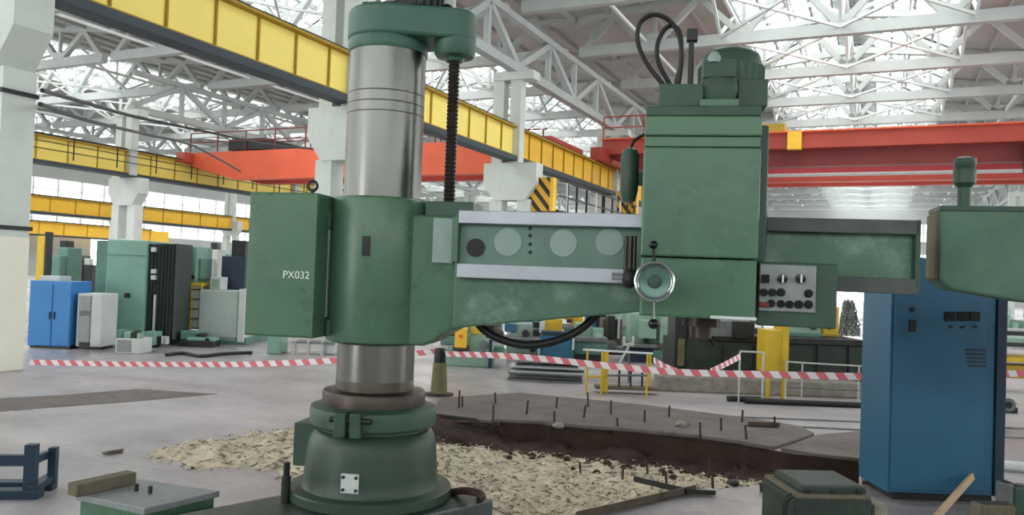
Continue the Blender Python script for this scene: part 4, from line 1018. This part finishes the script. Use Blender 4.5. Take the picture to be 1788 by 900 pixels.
# bright blue double cabinet
F = ground(85, 609); t = thing('tool_cabinet', 'bright blue two-door cabinet beside the left pillar', 'cabinet', F)
fbox(F, 'body', (50, 491, 124, 609), .02, .7, M_BLUEB, t, .01, z0=.04)
for r in ((62, 496, 90, 604), (91, 496, 122, 604)):
    d = fbox(F, 'door', r, 0, .03, M_BLUEB, t, .008)
    fbox(F, 'handle', (r[2] - 5 if r[0] < 80 else r[0] + 2, 545, r[2] - 3 if r[0] < 80 else r[0] + 4, 558), -.02, .01, M_DARK, d)
fbox(F, 'plinth', (52, 603, 122, 610), .03, .6, M_DARK, t, 0, z0=0)
fbox(F, 'top_carton', (70, 482, 104, 491), .1, .5, M_GREYC, t, .01)
# grey-white electrical cabinet
F = ground(155, 611); t = thing('electrical_cabinet', 'narrow light grey electrical cabinet right of the bright blue one', 'cabinet', F)
fbox(F, 'body', (134, 513, 178, 607), .02, .6, M_GREYC, t, .01, z0=.05)
d = fbox(F, 'door', (136, 517, 157, 604), 0, .03, M_GREYPL, t, .006); fbox(F, 'label_plate', (139, 543, 156, 552), -.01, .01, M_MGREY, d)
fbox(F, 'side_panel', (159, 517, 177, 604), .0, .03, M_GREYC, t, .006)
fbox(F, 'vent', (138, 598, 155, 605), -.006, .02, M_DARK, d); fbox(F, 'plinth', (136, 604, 176, 611), .05, .5, M_DARK, t, 0, z0=0)
# teal machine column
F = ground(215, 602); t = thing('boring_mill_column', 'tall teal box column of a boring mill with a dark bellows beside it', 'machine', F)
fbox(F, 'column', (183, 419, 254, 602), 0, 1.0, M_TEAL, t, .03, z0=.12)
x0 = F.at(164, 520, .35)[0]; x1 = F.at(186, 520, .35)[0]
MB().box((x0, .35, .12), (x1, 1.2, F.at(175, 420, .35)[1])).build('side_wing', M_TEAL_D, t, bevel=.02)
fbox(F, 'seam', (184, 445, 253, 447), -.01, .02, M_TEAL_D, t); fbox(F, 'access_plate', (217, 512, 226, 520), -.02, .02, M_DARK, t)
fbox(F, 'door_panel', (186, 520, 203, 598), -.02, .02, M_TEAL_D, t, .005)
fbox(F, 'foot', (160, 592, 254, 604), -.05, 1.3, M_DARK, t, .01, z0=0)
bl = MB(); n_ = 9
for k in range(n_):
    a = 255 + k * 6; x0 = F.at(a, 500, .1)[0]; x1 = F.at(a + 6.0, 500, .1)[0]; xm = (x0 + x1) / 2; zt2 = F.at(a, 426, .1)[1]
    bl.slab([(x0, .12), (xm, .06), (x1, .12), (x1, .8), (x0, .8)], .12, zt2)
bl.build('bellows', M_BELL, t)
fbox(F, 'guide_rod', (267, 515, 270, 590), .02, .05, M_GREYC, t)
for py in (432, 470, 481): fbox(F, 'roller', (263, py, 271, py + 8), .0, .1, M_GREYC, t, .01)
# machine with ladder and pale cover
F = ground(380, 601); t = thing('machining_centre', 'machining centre with a big pale grey cover and yellow ladder', 'machine', F)
fbox(F, 'cover', (346, 507, 415, 600), 0, 1.6, M_GREYW, t, .03, z0=.05)
fbox(F, 'cover_edge', (415, 505, 427, 600), -.05, 1.6, M_GREYC, t, .02, z0=.05)
fbox(F, 'ladder_panel', (322, 497, 347, 592), .1, 1.2, M_GREYW, t, .01, z0=.3)
fbox(F, 'head', (303, 430, 343, 494), .3, 1.2, M_TEAL, t, .03)
fbox(F, 'head_boss', (340, 452, 352, 490), .4, 1.0, M_TEAL_D, t, .03)
for px, py in ((313, 478), (336, 484)):
    x, z = F.at(px, py, .3); MB().cyl((x, .26, z), (x, .32, z), .05, 14).build('port', M_DARK, t)
fbox(F, 'platform', (304, 494, 352, 499), 0., .9, M_YELP, t)
for px in (332, 349): fbox(F, 'ladder_rail', (px, 498, px + 2, 592), .02, .06, M_YELP, t)
for k in range(5): fbox(F, 'ladder_rung', (332, 505 + k * 17, 351, 507 + k * 17), .02, .06, M_DARK, t)
fbox(F, 'spindle_post', (304, 500, 318, 580), .3, .8, M_LIGHTG, t, .02, z0=.3)
fbox(F, 'slot', (307, 530, 311, 560), .27, .32, M_DARK, t)
fbox(F, 'bed', (296, 588, 430, 603), .0, 1.8, M_TEAL_D, t, .01, z0=0)
fbox(F, 'screen_box', (367, 484, 386, 506), .2, .6, M_GREYC, t, .01); fbox(F, 'screen', (370, 488, 382, 502), .18, .22, M_LIGHTG, t)
fbox(F, 'rear_tower', (386, 448, 428, 506), .7, 1.5, M_NAVY, t, .02); fbox(F, 'tower_motor', (404, 420, 428, 450), .8, 1.4, M_DARK, t, .02)
F = ground(345, 603); F = ground(340, 606); t = thing('machine_vice', 'low teal slide and vice castings on the floor before the pale cover', 'machine part', F)
fbox(F, 'slide', (325, 590, 374, 602), 0, .3, M_TEAL, t, .03, z0=.1); fbox(F, 'vice', (314, 578, 345, 595), .1, .33, M_TEAL_D, t, .03)
fbox(F, 'jaw', (338, 583, 356, 592), .1, .3, M_DARK, t, .01); fbox(F, 'base', (312, 596, 372, 607), -.05, .36, M_DARK, t, .01, z0=0)
x, z = F.at(362, 594, 0); MB().cyl((x, -.03, z), (x, .02, z), .04, 14).build('screw_end', M_DARK, t)
F = ground(222, 618); t = thing('parts_box', 'small white-grey box on the floor with machine parts on top', 'box', F)
fbox(F, 'body', (201, 592, 244, 618), 0, .5, M_GREYC, t, .01, z0=0); fbox(F, 'front_panel', (204, 594, 228, 615), -.012, .01, M_GREYPL, t)
for r, m in (((204, 576, 214, 592), M_TEAL_D), ((215, 580, 228, 592), M_TEAL), ((231, 578, 238, 592), M_DARK), ((238, 582, 243, 592), M_LIGHTG)): fbox(F, 'fitting', r, .1, .3, m, t, .02)
F = ground(260, 608); t = thing('coolant_tank', 'small mint-green tank at the foot of the dark bellows', 'tank', F)
fbox(F, 'body', (248, 580, 270, 604), 0, .35, M_TEAL, t, .02, z0=.05); fbox(F, 'feet', (249, 603, 268, 608), .03, .32, M_DARK, t, 0, z0=0)
for px in (274, 281, 287): fbox(F, 'bottle_fitting', (px, 588, px + 5, 602), .1, .2, M_GREYC if px > 280 else M_DARK, t, .01)
F = ground(330, 621); tag(MB().tube(spline([G(px, py, .03) for px, py in ((290, 620), (320, 617), (350, 622), (390, 618), (440, 616))], 6), .03, 8).build('floor_cable', M_DARK), 'dark cable lying on the floor behind the left tape', 'cable')
# things seen under the electrical box
F = ground(480, 619); t = thing('storage_box', 'small mint box standing behind the electrical box of the drill', 'box', F)
fbox(F, 'body', (466, 585, 490, 618), 0, .5, M_TEAL, t, .02, z0=0); fbox(F, 'lid', (465, 582, 491, 587), -.02, .5, M_TEAL_D, t)
F = ground(545, 621); t = thing('pipe_rack', 'grey pipe rack standing under the electrical box', 'rack', F)
for px in (512, 536, 560): fbox(F, 'upright', (px, 590, px + 4, 621), 0, .06, M_LGREY, t, 0, z0=0)
fbox(F, 'shelf', (510, 598, 582, 601), 0, .5, M_MGREY, t); fbox(F, 'carton', (566, 600, 585, 618), .1, .4, M_GREYC, t, .01)
F = ground(68, 560); t = thing('striped_column_guard', 'narrow yellow guard post standing just right of the left pillar', 'post', F)
fbox(F, 'post', (62, 412, 76, 560), 0, .25, M_YELP, t, .01, z0=0); fbox(F, 'dark_edge', (75, 405, 80, 560), .0, .25, M_DARK, t, 0, z0=0)

# ================================================================== machines in the middle distance
def machine(name, lab, px, py, boxes, cyls=(), cat='machine', grp=None, yaw=YAW):
    F = ground(px, py, yaw); t = thing(name, lab, cat, F, grp)
    for nm, r, y0, y1, m, *z in boxes: fbox(F, nm, r, y0, y1, m, t, .012, z0=z[0] if z else None)
    for nm, cx, cy, rp, y0, y1, m in cyls:
        x, z = F.at(cx, cy, y0); d = (F.o - CAM).dot(FWD); MB().cyl((x, y0, z), (x, y1, z), rp * d / FPX, 16).build(nm, m, t)
    return t, F
machine('lathe', 'pale green lathe with a yellow guard just right of the sleeve', 825, 641, [('base', (778, 622, 862, 641), 0, .8, M_LIGHTG, 0), ('headstock', (820, 578, 846, 624), .1, .7, M_LIGHTG), ('belt_cover', (822, 569, 845, 584), .05, .5, M_YELP), ('guard', (794, 574, 815, 608), -.05, .3, M_YEL2), ('bracket', (790, 606, 818, 612), .0, .3, M_BROWNM), ('blue_post', (853, 594, 859, 640), -.1, .0, M_BLUED, 0), ('tailstock', (862, 606, 880, 624), .1, .5, M_TEAL_D), ('chip_tray', (776, 615, 884, 624), -.05, .9, M_TEAL_D)], [('chuck', 845, 604, 9, -.02, .2, M_MGREY), ('guard_knob', 804, 588, 3, -.09, -.04, M_ORANGE)])
machine('milling_machine', 'grey-green milling machine behind the drooping cable', 915, 622, [('column', (890, 566, 930, 632), .3, 1., M_PALE, 0), ('knee', (884, 600, 940, 618), -.1, .6, M_LIGHTG), ('table', (874, 592, 944, 600), -.3, .5, M_MGREY), ('white_panel', (942, 562, 951, 582), .1, .2, M_GREYC), ('motor_cover', (952, 558, 982, 582), .3, .8, M_YELP), ('base', (880, 622, 942, 635), -.2, 1.2, M_TEAL_D, 0), ('blue_cover', (881, 566, 902, 580), .25, .6, M_BLUE)], [('arbor', 918, 583, 6, .0, .4, M_DARK), ('handwheel', 930, 610, 6, -.2, -.14, M_BLACK)])
machine('blue_tool_cabinet', 'small blue cabinet with a white tag behind the drill arm', 972, 634, [('body', (944, 588, 1000, 632), 0, .6, M_BLUE, .03), ('door', (948, 592, 996, 628), -.02, .02, M_BLUE), ('tag', (999, 590, 1003, 612), -.02, .02, M_GREYC), ('plinth', (946, 628, 998, 635), .03, .5, M_DARK, 0), ('top_tray', (946, 580, 990, 588), .1, .5, M_BLUED)], cat='cabinet')
machine('grinding_machine', 'green grinding machine behind the yellow railing', 1030, 632, [('bed', (1002, 598, 1060, 622), 0, .8, M_TEAL_D, 0), ('column', (1006, 566, 1034, 600), .3, .9, M_LIGHTG), ('wheel_guard', (1036, 574, 1054, 596), .1, .4, M_TEAL), ('table', (1000, 590, 1062, 598), -.1, .7, M_MGREY), ('base', (1004, 620, 1058, 633), -.05, .9, M_DARK, 0)], [('wheel', 1045, 588, 7, .05, .12, M_GREYW)])
machine('slotting_machine', 'brown oily slotting machine left of the mint drilling machine', 1072, 618, [('column', (1052, 558, 1086, 628), .2, .9, M_BROWNM, 0), ('ram', (1060, 552, 1074, 590), -.05, .25, M_DARK), ('pale_strip', (1078, 556, 1082, 592), .1, .2, M_GREYC), ('table', (1048, 606, 1092, 614), -.2, .6, M_MGREY), ('base', (1048, 620, 1094, 634), -.3, 1., M_DARK, 0)], [('rotary_table', 1070, 604, 8, -.2, .2, M_MGREY)])
machine('mint_drilling_machine', 'mint-green upright machine seen under the handwheel', 1130, 634, [('column', (1100, 548, 1150, 600), .3, .9, M_LIGHTG), ('spindle_box', (1118, 560, 1146, 592), .0, .4, M_LIGHTG), ('right_panel', (1152, 548, 1173, 604), .1, .6, M_LIGHTG), ('wooden_sill', (1150, 600, 1175, 611), .05, .6, M_OLIVE), ('table', (1094, 602, 1150, 608), -.1, .7, M_MGREY), ('teal_chest', (1140, 612, 1166, 636), .0, .5, M_TEAL_D, 0), ('base', (1096, 610, 1140, 632), .1, .8, M_NAVY, 0)], [('spindle', 1130, 597, 4, .1, .3, M_DARK), ('hand_wheel', 1142, 566, 7, -.05, .0, M_DARK)])
# planer: dark column and long bed
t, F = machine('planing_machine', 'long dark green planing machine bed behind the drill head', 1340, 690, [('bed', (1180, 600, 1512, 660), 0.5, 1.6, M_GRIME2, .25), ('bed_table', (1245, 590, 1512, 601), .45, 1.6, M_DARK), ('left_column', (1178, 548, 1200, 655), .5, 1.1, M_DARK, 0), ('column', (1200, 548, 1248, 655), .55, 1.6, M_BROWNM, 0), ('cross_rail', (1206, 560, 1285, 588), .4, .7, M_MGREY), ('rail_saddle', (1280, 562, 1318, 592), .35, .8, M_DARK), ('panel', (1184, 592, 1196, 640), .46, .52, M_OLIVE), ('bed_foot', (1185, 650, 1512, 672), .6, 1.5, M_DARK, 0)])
for k in range(5): fbox(F, 'bed_rib', (1262 + k * 55, 604, 1266 + k * 55, 656), .46, .52, M_DARK, t)
MB().tube(spline([F.v(1228, 556, .38), F.v(1236, 580, .36), F.v(1248, 605, .4)], 6), .02, 8).build('hose', M_BLACK, t, True)
machine('tool_block', 'small blue-white box standing on the dark planer bed', 1325, 689, [('body', (1314, 574, 1337, 585), .7, 1., M_NAVY), ('white_side', (1313, 575, 1318, 585), .68, .95, M_GREYC), ('stem', (1331, 560, 1334, 575), .8, .84, M_CHROME), ('foot', (1315, 584, 1336, 588), .7, 1., M_GREYC)], cat='machine part')
machine('yellow_enclosure', 'tall yellow sheet-metal box in front of the dark planer bed', 1356, 690, [('front', (1336, 577, 1372, 652), -.5, -.1, M_YELP), ('side_post', (1366, 560, 1378, 658), -.52, -.1, M_YELP), ('seam', (1337, 614, 1370, 616), -.51, -.49, M_YEL2), ('shelf', (1340, 652, 1366, 658), -.45, -.1, M_YELJ), ('leg', (1339, 655, 1345, 690), -.45, -.38, M_YELP, 0), ('leg', (1366, 655, 1372, 690), -.45, -.38, M_YELP, 0)], cat='enclosure')
machine('mint_carriage', 'mint-green machine carriage right of the yellow box', 1408, 690, [('body', (1380, 560, 1434, 584), .6, 1.2, M_LIGHTG), ('top', (1384, 554, 1420, 561), .7, 1.1, M_TEAL_D), ('blue_hub', (1416, 566, 1426, 576), .55, .62, M_TEAL_D), ('saddle', (1378, 582, 1436, 589), .55, 1.3, M_TEAL_D)], [('dial', 1421, 571, 6, .54, .6, M_NAVY)], cat='machine part')
machine('yellow_pillar_guard', 'slotted yellow post right of the mint carriage', 1450, 690, [('post', (1438, 540, 1465, 588), .7, 1., M_YELP), ('slot', (1447, 551, 1451, 576), .67, .71, M_DARK), ('cap', (1436, 536, 1466, 542), .68, 1.02, M_YEL2), ('foot', (1434, 584, 1468, 588.5), .65, 1.1, M_YELJ)], cat='guard')
# chain tower: real links heaped on a stand
F = ground(1483, 688); t = thing('chain_heap', 'tapering heap of grey chain links left of the blue cabinet', 'chain', F)
lk = MB()
for k in range(11):
    py = 528 + k * 5.5; wd = 6 + k * 1.1
    for j in range(4):
        v = F.v(1483 - wd + 2 * wd * j / 3 + random.uniform(-1.5, 1.5), py, .75 + .1 * (j % 2))
        a0_ = random.uniform(0, PI); R_ = .032
        lk.tube([v + Vector((R_ * math.cos(a) * math.cos(a0_), R_ * math.cos(a) * math.sin(a0_), R_ * 1.3 * math.sin(a))) for a in [2 * PI * i / 10 for i in range(11)]], .011, 6)
tag(lk.build('links', M_MGREY, t), kind='stuff')
MB().prism([(F.at(a_, b_, .9)[0], F.at(a_, b_, .9)[1]) for a_, b_ in ((1476, 526), (1490, 526), (1500, 587), (1466, 587))], .9, 1.).build('backing_cone', M_LGREY, t)
# yellow pipe railing
def pipe_frame(name, lab, px, py, posts, rails, m, cat='railing', r=.016):
    F = ground(px, py); t = thing(name, lab, cat, F)
    for x0, y0, y1, o, mm in posts:
        x, z1 = F.at(x0, y0, o); MB().cyl((x, o, 0), (x, o, z1), r, 10).build('post', mm or m, t)
    for a, b, o0, o1, mm in rails:
        p0, p1 = F.v(*a, o0), F.v(*b, o1); MB().cyl(p0, p1, r, 10).build('rail', mm or m, t)
    return t, F
t, F = pipe_frame('safety_railing', 'yellow pipe safety railing with a pale top bar in mid floor', 1080, 690, [(1026, 612, 690, .0, None), (1052, 614, 690, -.0, None), (1061, 614, 690, .12, None), (1131, 618, 690, 0, None), (1136, 618, 690, .5, None)], [((1018, 611), (1140, 618), 0, 0, M_STEELW), ((1024, 640), (1062, 641), 0, 0, None), ((1024, 658), (1060, 658), 0, 0, None), ((1061, 656), (1131, 656), 0, 0, M_MGREY), ((1061, 640), (1131, 642), 0, 0, M_MGREY)], M_YELP)
fbox(F, 'panel_strip', (1054, 613, 1062, 684), .01, .06, M_YELP, t); fbox(F, 'foot_board', (1040, 676, 1150, 682), .1, .3, M_WOODO, t)
for px in (1080, 1100, 1120): fbox(F, 'baluster', (px, 645, px + 3, 676), .02, .05, M_DARK, t)
pipe_frame('pipe_hoop', 'white pipe hoop beside the tall yellow box', 1310, 703, [(1292, 615, 700, 0, None), (1333, 616, 700, 0, None)], [((1292, 614), (1333, 616), 0, 0, None)], M_LGREY, r=.014)
pipe_frame('pipe_rail', 'low pipe rail between yellow box and blue cabinet', 1440, 703, [(1373, 630, 703, 0, None), (1401, 634, 703, 0, None), (1500, 640, 703, 0, None)], [((1373, 632), (1401, 634), 0, 0, None), ((1401, 634), (1540, 642), 0, 0, None), ((1373, 676), (1540, 684), 0, 0, M_MGREY)], M_LGREY, r=.012)
t, F = machine('ladle_stand', 'white forked bracket standing behind the yellow railing', 1098, 668, [('fork', (1088, 588, 1092, 602), 0, .05, M_GREYC), ('fork', (1104, 588, 1108, 602), 0, .05, M_GREYC), ('bar', (1088, 600, 1108, 605), 0, .05, M_LGREY)], cat='bracket')
MB().cyl(F.v(1101, 598, .02), F.v(1082, 636, .02), .018, 8).build('stay', M_GREYC, t); MB().cyl(F.v(1098, 604, .03), Vector((F.at(1098, 668, .03)[0], .03, 0)), .02, 8).build('leg', M_MGREY, t)
# stacked steel sections on the floor
for k, (r, m, lab) in enumerate((((886, 652, 1018, 668), M_MGREY, 'lowest grey steel section of the stack on the floor'), ((890, 641, 1022, 653), M_LGREY, 'middle pale steel section of the stack on the floor'), ((900, 632, 1010, 642), M_MGREY, 'topmost short steel section of the stack on the floor'))):
    F = ground(952, 668, YAW - 4); x0, z0 = F.at(r[0], r[3], 0); x1, z1 = F.at(r[2], r[1], 0); z0 = 0 if k == 0 else z0
    t = thing('steel_section', lab, 'steel section', F, 'stacked steel sections')
    zs_ = [0, F.at(952, 653, 0)[1], F.at(952, 642, 0)[1], F.at(952, 633, 0)[1]]
    a_, b_ = zs_[k], zs_[k + 1]
    MB().box((x0, .02, a_ + .001), (x1, .5, a_ + .025)).build('flange', m, t); MB().box((x0, .02, b_ - .025), (x1, .5, b_ - .001)).build('flange', m, t)
    MB().box((x0 + .01, .22, a_ + .02), (x1 - .01, .3, b_ - .02)).build('web', M_MGREY, t)
# pale kerb and pipes before the planer
F = ground(1330, 690); t = thing('foundation_kerb', 'pale concrete kerb with shavings in front of the planing machine', 'kerb', F)
fbox(F, 'kerb', (1150, 664, 1512, 682), 0, .42, M_RUBBLE, t, .02, z0=0)
for k, (a, b, lab) in enumerate((((1300, 700), (1510, 708), 'long black pipe lying on the floor below the yellow box'), ((1270, 696), (1330, 698), 'short black pipe lying left of the yellow box'))):
    p0, p1 = G(*a, .04), G(*b, .04); tag(MB().cyl(p0, p1, .04, 12).build('steel_pipe', M_DARK), lab, 'pipe', 'black pipes before the planer')
# right of the cabinet
machine('work_table', 'yellow and green work table seen right of the blue cabinet', 1790, 690, [('top', (1745, 592, 1850, 600), 0, .8, M_LIGHTG), ('shelf', (1745, 625, 1850, 634), .05, .7, M_YELP), ('rail', (1745, 575, 1850, 580), .1, .2, M_LGREY), ('leg', (1752, 596, 1758, 690), .02, .1, M_TEAL_D, 0), ('leg', (1840, 596, 1846, 690), .02, .1, M_TEAL_D, 0), ('orange_bin', (1750, 640, 1850, 662), .1, .6, M_YELJ)], cat='table')
p0, p1 = G(1742, 812, .05), G(1850, 822, .05)
tag(MB().cyl(p0, p1, .045, 12).build('steel_pipe', M_STEELW), 'pale pipe lying on the floor right of the blue cabinet', 'pipe')
t, F = machine('round_casting', 'grey round casting on the floor right of the blue cabinet', 1765, 722, [('foot', (1752, 712, 1778, 722), 0, .25, M_DARK, 0)], [('ring', 1762, 708, 12, -.02, .12, M_MGREY), ('bore', 1762, 708, 6, -.03, -.01, M_BLACK)], cat='casting')

# ================================================================== rows of far machines
def far_machine(px, py, top, wpx, m, m2, style, lab, grp):
    F = ground(px, py, YAW + random.uniform(-4, 4)); t = thing('machine_tool', lab, 'machine', F, grp)
    a, b = px - wpx / 2, px + wpx / 2; h = py - top
    fbox(F, 'base', (a, py - h * .16, b, py), -.5, .9, m2, t, .02, z0=0)
    if style == 0:      # upright machine: column, head, table
        fbox(F, 'column', (a + wpx * .45, top, b - 2, py), .1, .8, m, t, .03, z0=.1)
        fbox(F, 'spindle_head', (a + wpx * .12, top + h * .12, a + wpx * .62, top + h * .42), -.2, .4, m, t, .03)
        fbox(F, 'table', (a, py - h * .42, b - wpx * .1, py - h * .34), -.4, .5, M_MGREY, t, .01)
        fbox(F, 'knee', (a + wpx * .2, py - h * .35, a + wpx * .6, py - h * .14), -.3, .4, m2, t, .02)
        x, z = F.at(a + wpx * .35, top + h * .5, -.05); MB().cyl((x, -.05, z), (x, -.05, z + .25), .07, 12).build('spindle', M_DARK, t)
        fbox(F, 'motor', (b - wpx * .4, top - h * .1, b - wpx * .08, top + 2), .2, .6, M_DARK, t, .03)
    elif style == 1:    # lathe: headstock, bed, tailstock
        fbox(F, 'headstock', (a, top, a + wpx * .36, py - h * .3), -.2, .6, m, t, .04)
        fbox(F, 'bed', (a, py - h * .42, b, py - h * .26), -.25, .5, m2, t, .02)
        fbox(F, 'carriage', (a + wpx * .45, py - h * .62, a + wpx * .64, py - h * .4), -.35, .5, m, t, .02)
        fbox(F, 'tailstock', (b - wpx * .2, py - h * .68, b - 2, py - h * .4), -.15, .3, m, t, .03)
        fbox(F, 'pedestal', (a + 2, py - h * .28, a + wpx * .36, py - 1), -.2, .5, m, t, .02); fbox(F, 'pedestal', (b - wpx * .3, py - h * .28, b - 2, py - 1), -.2, .5, m, t, .02)
        x, z = F.at(a + wpx * .38, py - h * .58, 0); MB().cyl((x - .02, .1, z), (x + .14, .1, z), .16, 18).build('chuck', M_MGREY, t)
        fbox(F, 'control_panel', (a + wpx * .05, top + 3, a + wpx * .3, top + h * .16), -.22, -.18, M_GREYC, t)
    else:               # cabinet group
        fbox(F, 'cabinet', (a, top, a + wpx * .52, py - h * .1), 0, .6, m, t, .02)
        fbox(F, 'cabinet_door', (a + 2, top + 3, a + wpx * .49, py - h * .13), -.02, .02, m, t, .008)
        fbox(F, 'second_cabinet', (a + wpx * .55, top + h * .18, b, py - h * .1), .05, .6, m2, t, .02)
        fbox(F, 'nameplate', (a + wpx * .1, top + h * .12, a + wpx * .38, top + h * .2), -.03, -.01, M_GREYC, t)
        fbox(F, 'top_box', (a + wpx * .6, top + h * .06, b - 3, top + h * .19), .1, .4, M_LGREY, t, .02)
    return t
pal = [(M_LIGHTG, M_TEAL_D), (M_GREYW, M_MGREY), (M_BLUE, M_BLUED), (M_TEAL, M_DARK), (M_YELP, M_TEAL_D), (M_LGREY, M_BROWNM), (M_TEAL_D, M_NAVY), (M_BROWNM, M_DARK)]
NTH = ['leftmost', 'second', 'third', 'fourth', 'fifth', 'sixth', 'seventh', 'eighth', 'ninth']
row = [(795, 600, 528, 52, 1, 0), (858, 588, 534, 44, 0, 5), (905, 600, 530, 38, 2, 1), (948, 587, 532, 44, 1, 3), (1000, 600, 528, 40, 0, 4), (1040, 588, 534, 36, 2, 2), (1082, 600, 526, 42, 0, 0), (1128, 588, 530, 44, 1, 6), (1172, 601, 534, 38, 2, 5)]
for i, (px, py, tp, wp, st, c) in enumerate(row):
    far_machine(px, py, tp, wp, *pal[c], st, ('leftmost machine' if i == 0 else 'rightmost machine' if i == 8 else NTH[i] + ' machine from left') + ' in the far row under the drill arm', 'far machines under the arm')
row = [(100, 550, 432, 38, 0, 6), (142, 538, 446, 34, 2, 7), (278, 558, 440, 40, 0, 3), (322, 544, 446, 40, 1, 0), (364, 558, 436, 34, 0, 5), (404, 545, 444, 40, 2, 6)]
for i, (px, py, tp, wp, st, c) in enumerate(row):
    far_machine(px, py, tp, wp, *pal[c], st, ('leftmost machine' if i == 0 else 'rightmost machine' if i == 5 else NTH[i] + ' machine from left') + ' in the far row at the left', 'far machines at the left')
row = [(1285, 604, 540, 60, 1, 6), (1400, 604, 534, 50, 0, 0), (1772, 604, 540, 50, 1, 3)]
for i, (px, py, tp, wp, st, c) in enumerate(row):
    far_machine(px, py, tp, wp, *pal[c], st, ['far machine behind the planer left of the yellow box', 'far machine behind the planer right of the yellow box', 'far machine seen right of the blue control cabinet'][i], 'far machines behind the planer')
